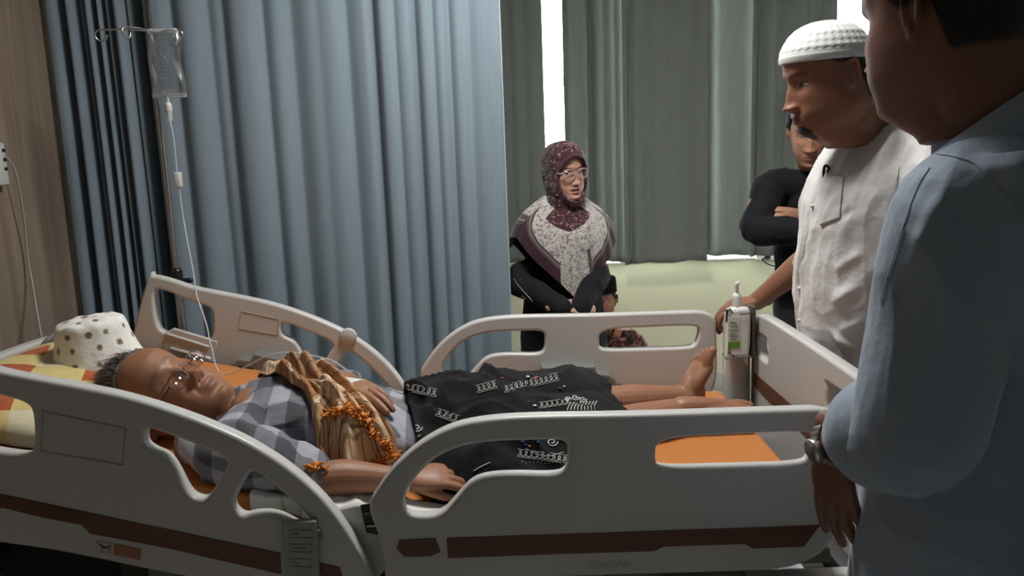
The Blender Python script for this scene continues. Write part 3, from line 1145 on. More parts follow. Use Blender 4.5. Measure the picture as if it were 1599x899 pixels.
def skin_paint(me, M, base, p=None):
    """albedo of the skin: base tone, lips, brows, eyes, stubble, scalp"""
    p = p or {}
    v = getv(me)
    L = to_local(M, v)
    x, y, z = L.T
    ax = np.abs(x)
    base = np.array(base)
    c = np.tile(base, (len(v), 1))
    mot = fbm(v * 28, 3)
    c = c * (1 + .07 * mot)[:, None]
    inh = (np.abs(x) < .1) & (y > -.13) & (y < .16) & (z > -.2) & (z < .14)
    face = sst(y, .02, .05) * inh
    def put(mask, col):
        nonlocal c
        m = np.clip(mask, 0, 1)[:, None]
        c = c * (1 - m) + np.array(col) * m
    rosy = face * np.exp(-((ax - .045) / .02) ** 2 - ((z + .035) / .02) ** 2)
    put(.25 * rosy, base * np.array([1.25, .85, .8]))
    put(.3 * face * np.exp(-(x / .02) ** 2 - ((z + .045) / .015) ** 2), base * np.array([1.2, .9, .85]))
    if p.get('beard'):
        bc = p.get('beard_col', (.03, .022, .02))
        g = np.exp(-(x / .024) ** 4 - ((z + .107) / .016) ** 4) + np.exp(-(x / .027) ** 4 - ((z + .0615) / .0045) ** 2) * .8
        put(face * np.clip(g, 0, 1) * p['beard'] * (.75 + .25 * vnoise(v * 500)), bc)
    if p.get('hair_col') is not None:
        # short hair painted on the scalp under the hair shell
        m = hair_mask(L, p)
        put(m * inh, p['hair_col'])
    lc = p.get('lip_col', base * np.array([.95, .55, .5]))
    op = p.get('open', 0)
    lip = np.exp(-(x / .0215) ** 6) * (np.exp(-((z + .069 + x * x * 9) / .0052) ** 4) + np.exp(-((z + .0815 + .006 * op - x * x * 12) / .0058) ** 4))
    put(face * np.clip(lip, 0, 1) * .85, lc)
    put(face * np.exp(-(x / .022) ** 6 - ((z + .0745 + .002 * op) / (.0014 + .0032 * op)) ** 2) * .9, (.05, .015, .012))
    if op:
        put(face * np.exp(-(x / .012) ** 6 - ((z + .0722) / .0016) ** 2) * .8, (.6, .55, .48))
    bc = p.get('brow_col', (.02, .015, .012))
    bz = .0205 + .004 * np.sin(np.clip((ax - .013) / .034, 0, 1) * np.pi) + p.get('brow_up', 0)
    put(face * sst(ax, .010, .016) * (1 - sst(ax, .046, .054)) * np.exp(-((z - bz) / .0042) ** 2) * .8 * p.get('brow_amt', 1), bc)
    ez = -.001
    eo = p.get('eyes', 1.0)
    h = .0052 * eo * np.sqrt(np.clip(1 - ((ax - .0315) / .0150) ** 2, 0, 1))
    cz = ez - .0018 * (1 - eo)
    inside = sst(h - np.abs(z - cz), -.0004, .0009) * (h > 0)
    if eo > .15:
        put(face * inside, (.55, .50, .46))
        gx = p.get('gaze', 0) * .005
        ir = np.sqrt((x - np.sign(x) * .0315 - gx) ** 2 + (z - cz - p.get('gaze_z', 0) * .003) ** 2)
        put(face * inside * (1 - sst(ir, .0052, .0064)), (.018, .010, .008))
    lid = np.exp(-((z - cz - h - .0006) / .0013) ** 2) * (np.abs(ax - .0315) < .0165)
    put(face * lid * .85, (.02, .012, .01))
    lid = np.exp(-((z - cz + h + .0006) / .0010) ** 2) * (np.abs(ax - .0315) < .015)
    put(face * lid * .4, (.05, .03, .025))
    put(face * np.exp(-((ax - .0068) / .0032) ** 2 - ((z + .0565) / .0024) ** 2) * .85, (.02, .008, .006))
    # ears: darker inside the bowl
    setcol(me, np.clip(c, 0, 1))


def hair_mask(L, p):
    """1 where scalp hair grows"""
    x, y, z = L.T
    fr = p.get('hairline', .070)          # height of the hairline at the forehead
    side = p.get('sideburn', .016)
    back = p.get('nape', -.085)
    # height threshold as a function of y: forehead -> above ear -> nape
    t1 = sst(y, -.005, .055)
    th = side * (1 - t1) + fr * t1
    t2 = sst(-y, .034, .052)
    th = th * (1 - t2) + back * t2
    th = th + .004 * np.sin(x * 160) * t1
    # arch over the temples
    th = th - .022 * t1 * sst(np.abs(x), .045, .07) * (1 - sst(y, .05, .08))
    m = sst(z - th, -.003, .006)
    if p.get('bald'):
        top = np.sqrt(x ** 2 + ((y - .03) / 1.2) ** 2)
        m = m * sst(top, .045, .075) if p['bald'] > .5 else m
    return m


def hair_shell(name, M, p, m, parent, thick=.006, amp=.0018, freq=90, voxel=None):
    def off(V):
        mk = hair_mask(V, p)
        nz = ridged(V * freq, 2)
        return -.005 + mk * (thick + .005 + amp * nz) * (.45 + .55 * sst(V[:, 2], -.06, .05))
    v, f = head_grid(p, features=False, off=off, nt=160, nz=150)
    v = [M @ Vector(q) for q in v]
    return MB().add(v, f).build(name, m, parent, smooth=True)


def hand_parts(mb, wrist, fdir, back, side=1, sc=1.0, curl=(.25, .25, .25, .25), spread=1.0, thumb=(.7, .55, -.25), tcurl=.2, seg=None):
    """hand with five fingers. fdir: towards the fingertips, back: out of the back of
    the hand, side: +1 if the thumb lies towards (fdir x back)"""
    y = Vector(fdir).normalized()
    z = Vector(back); z = (z - y * z.dot(y)).normalized()
    x = y.cross(z) * side
    w = Vector(wrist)
    A = lambda a, b, c: w + (x * a + y * b + z * c) * sc
    # palm: wrist, metacarpals
    mb.tube([A(0, -.03, 0), A(0, 0, 0), A(.002, .03, .002), A(.001, .065, .003), A(0, .088, 0)],
            [(.0265 * sc, .019 * sc), (.027 * sc, .018 * sc), (.036 * sc, .0165 * sc), (.0405 * sc, .0135 * sc), (.0385 * sc, .0105 * sc)], 18, side=x, res=4)
    base = [(.0305, .083), (.0105, .090), (-.0100, .087), (-.0290, .077)]
    L = [(.040, .025, .020), (.044, .029, .021), (.041, .027, .021), (.033, .021, .018)]
    rr = [(.0100, .0094, .0086, .0072), (.0102, .0096, .0088, .0072), (.0098, .0092, .0084, .007), (.0088, .0082, .0076, .0062)]
    tips = []
    for i, (bx, by) in enumerate(base):
        a = 0.0
        sp = (bx / .03) * .10 * spread
        d0 = Vector((sp, 1, 0)).normalized()
        P = [A(bx * .8, by - .028, -.001), A(bx, by, -.001)]
        q = Vector((bx, by, -.001))
        c = curl[i] if isinstance(curl, (tuple, list)) else curl
        for k, l in enumerate(L[i]):
            a += c * (1.0, 1.15, .75)[k]
            d = Vector((d0.x * math.cos(a), d0.y * math.cos(a), -math.sin(a)))
            q = q + d * l
            P.append(A(*q))
        mb.tube(P, [r * sc for r in ((rr[i][0],) + rr[i])], 12, res=3)
        tips.append((P[-1], P[-2], z))
    # thumb leaves the side of the palm near its base
    d = Vector(thumb).normalized()
    q = Vector((.020, .016, -.004))
    P = [A(*q)]
    d1 = Vector((d.x * .8, d.y + .2, d.z)).normalized()
    for k, l in enumerate((.040, .032, .026)):
        dd = (d * (1 - .4 * k * tcurl * 2) + Vector((0, 1, -.2)) * (.4 * k * tcurl * 2)).normalized()
        q = q + dd * l
        P.append(A(*q))
    mb.tube(P, [.0125 * sc, .0115 * sc, .0100 * sc, .0078 * sc], 12, res=3)
    tips.append((P[-1], P[-2], z))
    return tips


def skin_mat(name):
    m = NT(name)
    a = m.n('ShaderNodeAttribute', attribute_name='Col')
    m.l(a.outputs['Color'], m.b.inputs['Base Color'])
    m.b.inputs['Roughness'].default_value = 0.48
    m.b.inputs['Specular IOR Level'].default_value = 0.42
    m.b.inputs['Subsurface Weight'].default_value = 0.12
    m.b.inputs['Subsurface Radius'].default_value = (1, .35, .2)
    m.b.inputs['Subsurface Scale'].default_value = 0.006
    tc = m.n('ShaderNodeTexCoord')
    nz = m.n('ShaderNodeTexNoise')
    nz.inputs['Scale'].default_value = 180
    m.l(tc.outputs['Object'], nz.inputs['Vector'])
    bp = m.n('ShaderNodeBump')
    bp.inputs['Strength'].default_value = .25
    bp.inputs['Distance'].default_value = .001
    m.l(nz.outputs[0], bp.inputs['Height'])
    m.l(bp.outputs[0], m.b.inputs['Normal'])
    return m.m


M_skin = skin_mat('skin')


def foot_parts(mb, ankle, heel, ball, toe, up, r=.034, sc=1.0, inner=1):
    """bare foot: up = out of the instep; inner=+1 if the big toe lies towards (fwd x up)"""
    A, H, B, T = (Vector(q) for q in (ankle, heel, ball, toe))
    fwd = (B - H).normalized()
    u = Vector(up); u = (u - fwd * u.dot(fwd)).normalized()
    x = fwd.cross(u) * inner
    mb.ellipsoid(H, (.030 * sc, .030 * sc, .031 * sc), None, 16)
    mid = H.lerp(B, .5) + u * .012 * sc
    mb.tube([H, H.lerp(B, .28) + u * .006 * sc, mid, B, B.lerp(T, .35)], [(.029 * sc, .027 * sc), (.032 * sc, .030 * sc), (.036 * sc, .025 * sc), (.043 * sc, .019 * sc), (.036 * sc, .013 * sc)], 18, side=x, res=4)
    mb.tube([A, A.lerp(H, .45) + u * .010, mid + u * .006 * sc, B], [r, .033 * sc, .024 * sc, .014 * sc], 16, side=x, res=4)
    mb.ellipsoid(A + x * .02 * sc, .014 * sc); mb.ellipsoid(A - x * .02 * sc, .014 * sc)
    L = (T - B).length
    td = (T - B).normalized()
    for k, (ox, ln, rr) in enumerate(((.027, 1.0, .0125), (.008, .98, .0088), (-.007, .88, .0085), (-.021, .74, .0080), (-.034, .60, .0080))):
        b0 = B + x * ox * sc - fwd * .01
        b1 = b0 + td * L * ln * .55 + x * ox * .1 + u * .004
        b2 = b0 + td * L * ln + x * ox * .12 - u * .003
        mb.tube([b0, b1, b2], [rr * sc * 1.05, rr * sc, rr * sc * .95], 10, res=3)


def strands(name, M, p, m, parent, n=500, L=.04, r=.0005, seed=1, lift=.012, flow=(0, -1, -.5), jit=.5):
    rs = np.random.RandomState(seed)
    v, f = head_grid(p, features=False, nt=90, nz=90)
    V = np.array(v)
    mk = hair_mask(V, p)
    idx = np.where((mk > .3) & (V[:, 2] < .12))[0]
    mb = MB()
    for i in rs.choice(idx, n):
        q = V[i]
        nrm = q - np.array([0, -.01, .01]); nrm /= np.linalg.norm(nrm)
        d = np.array(flow) + rs.randn(3) * jit
        d -= nrm * (d @ nrm) * .8
        d /= np.linalg.norm(d) + 1e-6
        l = L * (.5 + rs.rand())
        P = [q, q + nrm * lift + d * l * .4, q + nrm * lift * (1 + rs.rand()) + d * l]
        mb.tube([M @ Vector(a) for a in P], [r, r, r * .4], 4, res=3, cap=False)
    return mb.build(name, m, parent, smooth=True)


def fabric(name, c, rough=.85, sheen=.25, bump=.4, bump_scale=900, attr=None, soft=.2):
    t = NT(name)
    b = t.b
    b.inputs['Roughness'].default_value = rough
    b.inputs['Specular IOR Level'].default_value = .2
    b.inputs['Sheen Weight'].default_value = sheen
    if attr:
        a = t.n('ShaderNodeAttribute', attribute_name=attr)
        t.l(a.outputs['Color'], b.inputs['Base Color'])
    else:
        b.inputs['Base Color'].default_value = (*c, 1)
    tc = t.n('ShaderNodeTexCoord')
    nz = t.n('ShaderNodeTexNoise')
    nz.inputs['Scale'].default_value = bump_scale
    nz2 = t.n('ShaderNodeTexNoise')
    nz2.inputs['Scale'].default_value = 22
    nz2.inputs['Detail'].default_value = 3
    t.l(tc.outputs['Object'], nz.inputs['Vector']); t.l(tc.outputs['Object'], nz2.inputs['Vector'])
    b1 = t.n('ShaderNodeBump'); b1.inputs['Strength'].default_value = bump; b1.inputs['Distance'].default_value = .0008
    b2 = t.n('ShaderNodeBump'); b2.inputs['Strength'].default_value = soft; b2.inputs['Distance'].default_value = .01
    t.l(nz2.outputs[0], b2.inputs['Height'])
    t.l(nz.outputs[0], b1.inputs['Height']); t.l(b2.outputs[0], b1.inputs['Normal'])
    t.l(b1.outputs[0], b.inputs['Normal'])
    return t


def finish_cloth(me, wr=.004, freq=9, lines=(), stretch=(1, 1, 1)):
    v = getv(me); n = getn(me)
    q = v * np.array(stretch)
    warp = np.stack([vnoise(q * 5 + 3), vnoise(q * 5 + 11), vnoise(q * 5 + 23)], 1) * .5
    d = wr * (ridged(q * freq + warp, 2) - .2)
    v = v + n * d[:, None]
    if lines:
        v = creases(v, n, lines)
    setv(me, v)


def body_obj(name, me, M, label, base, p):
    skin_paint(me, M, base, p)
    o = link(name, me, M_skin)
    tag(o, label, 'person')
    return o


def glasses(name, M, parent, frame_m, w=.025, h=.019, r=.0013, dz=-.003, dy=.0, arms=True, tilt=0, lens=None, shape=2.4):
    """two rims, a bridge, two arms (and lenses); M is the head frame"""
    mb = MB()
    T = Matrix.Translation((0, .096 + dy, dz)) @ Matrix.Rotation(tilt, 4, 'X')
    MM = M @ T
    rims = []
    for s in (-1, 1):
        P = []
        for k in range(29):
            a = 2 * math.pi * k / 28
            ca, sa = math.cos(a), math.sin(a)
            x = s * .0335 + w * math.copysign(abs(ca) ** (2 / shape), ca)
            z = h * math.copysign(abs(sa) ** (2 / shape), sa)
            y = -.35 * max(0, abs(x) - .02) ** 1.0 * .6
            P.append(MM @ Vector((x, y, z)))
        v, f = tube(P, r, 8, cap=False)
        mb.add(v, f)
        rims.append(P)
    mb.tube([MM @ Vector((-.010, 0, .004)), MM @ Vector((0, .002, .008)), MM @ Vector((.010, 0, .004))], r, 8, res=3)
    g = mb.build(name, frame_m, parent, smooth=True)
    if arms:
        for s in (-1, 1):
            P = [MM @ Vector((s * (.0325 + w), -.009, .006)), MM @ Vector((s * .0685, -.022, .006)), M @ Vector((s * .0790, .02, .004)), M @ Vector((s * .0815, -.010, .010)), M @ Vector((s * .079, -.030, -.005))]
            MB().tube(P, [(r * 1.0, r * 1.6)] * 5, 8, side=(M.to_3x3() @ Vector((1, 0, 0))), res=3).build('glasses_arm', frame_m, g, smooth=True)
    if lens is not None:
        mb = MB()
        for P in rims:
            c = sum(P, Vector()) / len(P)
            n = len(P) - 1
            mb.add([c] + P[:n], [(0, 1 + k, 1 + (k + 1) % n) for k in range(n)])
        lo = mb.build('lenses', lens, g, smooth=True)
        sdf = lo.modifiers.new('t', 'SOLIDIFY'); sdf.thickness = .0016; sdf.offset = 0
        bake(lo)
    return g


def thin_clear(name, fac=.12, tint=(1, 1, 1), rough=.05):
    m = NT(name)
    tr = m.n('ShaderNodeBsdfTransparent'); tr.inputs[0].default_value = (*tint, 1)
    gl = m.n('ShaderNodeBsdfGlossy'); gl.inputs['Roughness'].default_value = rough
    lw = m.n('ShaderNodeLayerWeight'); lw.inputs['Blend'].default_value = .25
    f = m.math('MULTIPLY_ADD', lw.outputs['Facing'], .6, fac)
    mx = m.n('ShaderNodeMixShader')
    m.l(f, mx.inputs[0]); m.l(tr.outputs[0], mx.inputs[1]); m.l(gl.outputs[0], mx.inputs[2])
    m.l(mx.outputs[0], m.t.nodes['Material Output'].inputs[0])
    return m.m


M_lens = thin_clear('clear_lens', .08)
# ================================================================ the patient on the bed
def to_px(p):
    q = Vector(p) - Vector((0, 0, CAMH))
    c = _WX * q.x + _WY * q.y + _WZ * q.z
    return CX + FPX * c.x / c.z, CY + FPX * c.y / c.z


PH = R(27); PA = R(30)
pf = (math.sin(PH) * math.cos(PA), -math.sin(PA), math.cos(PH) * math.cos(PA))
pu = (-math.cos(PH), 0, math.sin(PH))
PM = head_matrix(W(265, 618, 1.86), pf, pu, 1.15)
PP = dict(hairline=.106, sideburn=-.005, nape=-.09, bald=.4, hair_col=(.17, .14, .12), eyes=.12, brow_col=(.12, .09, .08), brow_amt=.6, fat=.35, jaw=1.04,
          lip_col=(.30, .13, .10), nose=1.15, beard=0)
SK_P = (.300, .142, .080)
ch = lambda x, y, dz: (x, y, mz(x) + dz)
mb = MB()
add_head(mb, PM, PP)
mb.tube([PM @ Vector((0, -.03, -.06)), PM @ Vector((0, -.035, -.13)), (-.62, 1.875, mz(-.62) + .095), (-.56, 1.88, mz(-.56) + .085)], [.055, .052, .055, .05], 18, res=4)
mb.tube([ch(-.63, 1.88, .085), ch(-.5, 1.885, .09), ch(-.33, 1.90, .085), ch(-.18, 1.92, .08), ch(-.08, 1.93, .08)],
        [(.13, .06), (.14, .07), (.125, .055), (.12, .045), (.11, .04)], 24, side=(0, 1, 0), res=4)
# near arm (his right), along the mattress edge
SHn, ELn, WRn = Vector((-.610, 1.680, mz(-.61) + .062)), Vector((-.445, 1.622, mz(-.445) + .040)), Vector((-.245, 1.668, .748))
mb.tube([(-.60, 1.78, mz(-.6) + .08), SHn, SHn.lerp(ELn, .5), ELn, ELn.lerp(WRn, .35) + Vector((0, 0, .004)), ELn.lerp(WRn, .8), WRn],
        [.05, .046, .042, .036, .038, .028, .025], 18, res=4)
hand_parts(mb, WRn, (1, .22, -.03), (0, -.35, 1), side=1, sc=.98, curl=(.35, .42, .48, .5), thumb=(.35, .9, -.3), tcurl=.3)
# far arm (his left) bent over the belly
SHf, ELf, WRf = Vector((-.60, 2.06, mz(-.60) + .085)), Vector((-.475, 2.215, mz(-.475) + .055)), Vector(W(530, 603, 1.90))
mb.tube([(-.60, 1.98, mz(-.6) + .08), SHf, SHf.lerp(ELf, .5), ELf, ELf.lerp(WRf, .4) + Vector((0, 0, .01)), WRf], [.05, .046, .040, .037, .035, .026], 18, res=4)
hd = (W(630, 622, 1.745) - WRf)
PATIENT_TIPS = hand_parts(mb, WRf, hd, (.12, -.25, 1), side=1, sc=1.05, curl=(.16, .2, .26, .34), thumb=(.62, .72, -.25), tcurl=.35)
# legs
KNf, ANf = (.150, 2.13, .768), (.490, 2.225, .735)
KNn, ANn = (.170, 1.96, .755), (.450, 2.075, .745)
mb.tube([(-.06, 2.0, .765), (.04, 2.07, .78), KNf, (.24, 2.155, .745), (.34, 2.185, .737), (.43, 2.21, .733), ANf], [.070, .062, .050, .048, .049, .039, .033], 20, res=4)
mb.tube([(-.06, 1.86, .765), (.06, 1.92, .77), KNn, (.26, 2.0, .738), (.35, 2.04, .733), ANn], [.070, .060, .046, .046, .047, .033], 20, res=4)
foot_parts(mb, ANf, (.512, 2.225, .712), (.548, 2.258, .812), (.560, 2.266, .868), (-.9, -.25, .35), inner=1, sc=1.18)
foot_parts(mb, ANn, (.458, 2.070, .735), (.592, 2.085, .735), (.658, 2.085, .730), (.0, -.3, 1), inner=-1, sc=1.0)
me = fuse(mb, 'patient_body', .0028, 2)
patient = body_obj('person', me, PM, 'elderly person lying on the hospital bed in glasses, plaid shirt and black patterned sarong', SK_P, PP)
M_greyhair = mat('grey_hair', (.07, .060, .054), .75, bump=.5, bump_scale=300)
hair = hair_shell('hair', PM, PP, M_greyhair, patient, thick=.004, amp=.002, freq=110)
strands('hair_strands', PM, PP, mat('grey_hair_strand', (.15, .135, .122), .6), hair, n=1500, L=.055, r=.00065, seed=3, lift=.011, flow=(0, -.8, .5), jit=.22)
M_gold = mat('thin_dark_wire_frame', (.10, .075, .06), .35, metal=.8)
glasses('glasses', PM, patient, M_gold, w=.0215, h=.0165, r=.0012, dz=-.026, dy=.014, tilt=R(-8), lens=thin_clear('pinkish_lens', .05, (1, .93, .9)))

# shirt --------------------------------------------------------------------
mb = MB()
mb.tube([ch(-.655, 1.875, .085), ch(-.62, 1.88, .088), ch(-.5, 1.885, .093), ch(-.36, 1.90, .082), ch(-.24, 1.915, .076), ch(-.17, 1.92, .070)],
        [(.085, .05), (.155, .068), (.172, .088), (.165, .078), (.160, .068), (.15, .060)], 28, side=(0, 1, 0), res=4)
q1 = SHn.lerp(ELn, .93)
mb.tube([(-.60, 1.80, mz(-.6) + .08), SHn, SHn.lerp(ELn, .5) + Vector((0, 0, .003)), q1], [.066, .066, (.064, .064), (.056, .062)], 18, res=4)
mb.tube([ch(-.71, 1.70, .05), ch(-.64, 1.655, .045), ch(-.55, 1.635, .045), ch(-.46, 1.625, .040)], [.045, .058, .058, .045], 18, res=4)
mb.tube([(-.59, 1.97, mz(-.6) + .08), SHf, SHf.lerp(ELf, .5), SHf.lerp(ELf, .95)], [.060, .058, .053, .052], 18, res=4)
me = fuse(mb, 'plaid_shirt', .0042, 3)
finish_cloth(me, .0065, 10, lines=[
    (W(300, 690, 1.68), W(352, 745, 1.62), .010, .010), (W(350, 700, 1.68), W(430, 745, 1.66), .009, .010),
    (W(290, 730, 1.64), W(345, 700, 1.66), .008, -.008), (W(372, 760, 1.62), W(440, 745, 1.62), .008, .009),
    (W(360, 650, 1.85), W(420, 690, 1.75), .012, .008), (W(400, 640, 1.85), W(470, 690, 1.76), .010, -.008)])
v = getv(me)
setvec(me, np.stack([v[:, 0] * 1.0 + .06 * v[:, 1], (v[:, 1] - v[:, 2] * .95), v[:, 2]], 1))


def plaid_mat(name, su, sv, c00, c10, c11, off=(0, 0), cmid=None, fine=None, finec=None):
    t = fabric(name, c00, soft=.35)
    a = t.n('ShaderNodeAttribute', attribute_name='P')
    sp = t.n('ShaderNodeSeparateXYZ')
    t.l(a.outputs['Vector'], sp.inputs[0])
    def stripe(o, s, w, of=0.0):
        fr = t.math('FRACT', t.math('MULTIPLY_ADD', o, 1 / s, of))
        return t.math('LESS_THAN', fr, w)
    u = stripe(sp.outputs[0], su, .5, off[0]); w = stripe(sp.outputs[1], sv, .5, off[1])
    s_ = t.math('ADD', u, w)
    c = t.mix(t.math('MINIMUM', s_, 1.0), c00, c10)
    c = t.mix(t.math('MAXIMUM', t.math('SUBTRACT', s_, 1.0), 0.0), c, c11)
    if fine:
        for (o, s, wd, of, fac) in fine:
            m_ = stripe(sp.outputs[o], s, wd, of)
            c = t.mix(t.math('MULTIPLY', m_, fac), c, finec)
    t.l(c, t.b.inputs['Base Color'])
    return t.m


M_plaid = plaid_mat('grey_checked_cotton', .088, .084, (.075, .078, .092), (.185, .185, .215), (.37, .37, .43), (.2, .25))
shirt = link('plaid_shirt', me, M_plaid, patient)
M_collar = fabric('dark_grey_cotton', (.03, .032, .038)).m
# open collar and dark placket edge
mb = MB()
cpts = [W(345, 655, 1.78), W(352, 634, 1.84), W(372, 622, 1.87), W(400, 622, 1.89), W(430, 629, 1.88)]
mb.tube(cpts, [(.004, .012), (.005, .015), (.005, .012), (.004, .006), (.003, .003)], 10, res=4)
mb.tube([W(330, 668, 1.76), W(350, 690, 1.72), W(362, 700, 1.70)], [(.004, .012)] * 3, 10, res=4)
mb.build('shirt_collar', M_collar, shirt, smooth=True)

# sarong -------------------------------------------------------------------
legs = [((-.20, 1.92, .785), (-.06, 2.0, .785), .10), ((-.06, 2.0, .785), KNf, .085), (KNf, (.34, 2.19, .735), .068),
        ((-.20, 1.90, .785), (-.06, 1.86, .775), .10), ((-.06, 1.86, .77), KNn, .09), (KNn, (.35, 2.04, .725), .066),
        ((-.24, 1.91, .79), (-.10, 1.93, .79), .10)]
def leg_h(X, Y):
    hs = []
    for a, b, r in legs:
        a = np.array(a); b = np.array(b)
        e = (b - a)[:2]
        tt = np.clip(((X - a[0]) * e[0] + (Y - a[1]) * e[1]) / (e @ e), 0, 1)
        d2 = (X - a[0] - tt * e[0]) ** 2 + (Y - a[1] - tt * e[1]) ** 2
        zc = a[2] + tt * (b[2] - a[2])
        hs.append(zc + r - d2 / (2 * r) * .85)
    k = 90.0
    base = np.where(X > HX, MZ, MZ + (HX - X) * math.tan(HA)) + .008
    hs.append(base)
    H = np.array(hs)
    m = H.max(0)
    return m + np.log(np.exp(k * (H - m)).sum(0)) / k - .006
nu, nv_ = 210, 200
yy = np.linspace(1.600, 2.35, nv_)
xl = np.interp(yy, [1.60, 1.70, 1.85, 2.0, 2.1, 2.35], [-.15, -.21, -.255, -.29, -.31, -.30])
xr = np.interp(yy, [1.60, 1.80, 2.0, 2.1, 2.2, 2.35], [.375, .345, .275, .262, .250, .235])
U, V_ = np.meshgrid(np.linspace(0, 1, nu), np.arange(nv_))
Yg = yy[V_]; Xg = xl[V_] + (xr[V_] - xl[V_]) * U
Xg = Xg + .006 * np.sin(Yg * 60) * U
Zg = leg_h(Xg, Yg)
pp = np.stack([Xg.ravel(), Yg.ravel(), Zg.ravel() * 0], 1)
warp = np.stack([vnoise(pp * 6), vnoise(pp * 6 + 9), pp[:, 2]], 1) * .6
fold = ridged((pp * np.array([5, 13, 1])) + warp, 2).reshape(Zg.shape)
fold2 = ridged((pp * np.array([12, 12, 1])) + warp + 40, 2).reshape(Zg.shape)
Zg = Zg + .014 * (fold - .1) + .005 * fold2
def ridge2(Z, a, b, w, h):
    e = np.array([b[0] - a[0], b[1] - a[1]])
    tt = np.clip(((Xg - a[0]) * e[0] + (Yg - a[1]) * e[1]) / (e @ e), 0, 1)
    d2 = (Xg - a[0] - tt * e[0]) ** 2 + (Yg - a[1] - tt * e[1]) ** 2
    return Z + h * np.exp(-d2 / w ** 2) * np.sin(np.pi * (tt * .8 + .1))
for a, b, w_, h_ in (((-.26, 1.90), (.10, 1.84), .022, .022), ((-.24, 1.98), (.02, 2.02), .018, .016), ((-.2, 1.80), (.12, 1.75), .02, .020),
                     ((.0, 1.98), (.22, 2.04), .016, -.020), ((-.12, 1.72), (.2, 1.69), .015, .014), ((-.25, 1.86), (-.1, 1.78), .015, -.018),
                     ((.12, 1.86), (.30, 1.84), .02, .014), ((-.30, 2.05), (-.12, 2.12), .014, .014)):
    Zg = ridge2(Zg, a, b, w_, h_)
base = np.where(Xg > HX, MZ, MZ + (HX - Xg) * math.tan(HA)) + .006
Zg = np.maximum(Zg, base)
vv = np.stack([Xg, Yg, Zg], -1).reshape(-1, 3)
ff = [(j * nu + i, j * nu + i + 1, (j + 1) * nu + i + 1, (j + 1) * nu + i) for j in range(nv_ - 1) for i in range(nu - 1)]
M_batik = fabric('black_batik_cotton', (.016, .016, .018), rough=.9, sheen=.0, soft=.3).m
sar = MB().add(vv.tolist(), ff).build('sarong', M_batik, patient, smooth=True)
sd_ = sar.modifiers.new('t', 'SOLIDIFY'); sd_.thickness = .004; sd_.offset = -1
sar_bvh = BVHTree.FromPolygons([tuple(p) for p in vv], ff)


def hit(px, py, bvh, lift=.001):
    d = (W(px, py, 2.0) - Vector((0, 0, CAMH))).normalized()
    loc, n, i, dist = bvh.ray_cast(Vector((0, 0, CAMH)), d)
    if loc is None: return None
    if n.dot(d) > 0: n = -n
    return loc + n * lift


class Emb:
    """stitched motifs lying on a cloth surface"""
    def __init__(s, bvh, m, parent): s.b, s.q, s.m, s.p = bvh, [], m, parent
    def flush(s, name):
        for q in s.q: q.build(name, s.m, s.p, smooth=True)
        s.q = []
    def line(s, pts, r=.0011, res=3):
        P = catmull([np.array(p, float) for p in pts], res) if len(pts) > 2 else [np.array(pts[0]) * (1 - k / 6) + np.array(pts[1]) * k / 6 for k in range(7)]
        Q = []
        for p in P:
            h_ = hit(p[0], p[1], s.b)
            if h_ is None or (Q and (h_ - Q[-1]).length > .03):
                if len(Q) > 1: s.q.append(MB().tube(Q, r, 5))
                Q = []
                if h_ is None: continue
            if not Q or (h_ - Q[-1]).length > 1e-4: Q.append(h_)
        if len(Q) > 1: s.q.append(MB().tube(Q, r, 5))
    def dot(s, p, r=.004):
        h_ = hit(p[0], p[1], s.b, 0)
        if h_: s.q.append(MB().ellipsoid(h_, (r, r, r * .5), None, 10))
    def spiral(s, c, r0, turns=1.4, a0=0, d=1, r=.0012):
        P = []
        for k in range(16):
            t_ = k / 15
            a = a0 + d * t_ * turns * 2 * math.pi
            P.append((c[0] + r0 * (1 - .8 * t_) * math.cos(a), c[1] + r0 * (1 - .8 * t_) * math.sin(a) * .8))
        s.line(P, r, 2)
    def band(s, a, b, w=5, n=10, seed=0):
        a, b = np.array(a, float), np.array(b, float)
        e = (b - a) / np.linalg.norm(b - a); q = np.array([-e[1], e[0]])
        L_ = np.linalg.norm(b - a)
        s.line([a + q * w * 1.5, (a + b) / 2 + q * w * 1.5, b + q * w * 1.5], .0007); s.flush('embroidery_line')
        s.line([a - q * w * 1.5, (a + b) / 2 - q * w * 1.5, b - q * w * 1.5], .0007); s.flush('embroidery_line')
        P = []
        turns = n
        for k in range(turns * 9 + 1):
            th = k / 9 * 2 * math.pi
            P.append(a + e * (L_ * k / (turns * 9) + w * .9 * math.sin(th)) + q * w * math.cos(th))
        s.line(P, .0010, 1)


em = Emb(sar_bvh, mat('white_thread', (.55, .55, .53), .8), sar)
em.band((607, 598), (682, 614), 4, 9, 1); em.flush('embroidery_band')
em.band((682, 643), (716, 655), 4, 4, 2); em.flush('embroidery_band')
em.band((787, 607), (872, 588), 4, 11, 3); em.flush('embroidery_band')
em.band((842, 633), (890, 626), 3, 6, 4); em.flush('embroidery_band')
em.band((808, 707), (886, 717), 4, 9, 5); em.flush('embroidery_band')
em.band((744, 608), (775, 600), 4, 4, 6); em.flush('embroidery_band')
for c, r0, d in (((898, 621), 6, 1), (((886), 624), 5, -1), ((910, 624), 6, 1), ((651, 668), 8, 1), ((636, 674), 5, -1), ((862, 690), 9, 1), ((878, 684), 5, -1), ((618, 606), 4, 1)):
    em.spiral(c, r0, 1.3, 0, d, .0017); em.flush('embroidery_scroll')
for k in range(9):
    em.line([(892 + k * 5, 629 - k * .3), (888 + k * 5, 634), (886 + k * 5.4, 640)], .0014)
em.flush('embroidery_fringe')
for k in range(8):
    em.line([(628 + k * 4, 676 + k * .5), (623 + k * 4, 690 - k), (622 + k * 4, 700 - k * 2)], .0015)
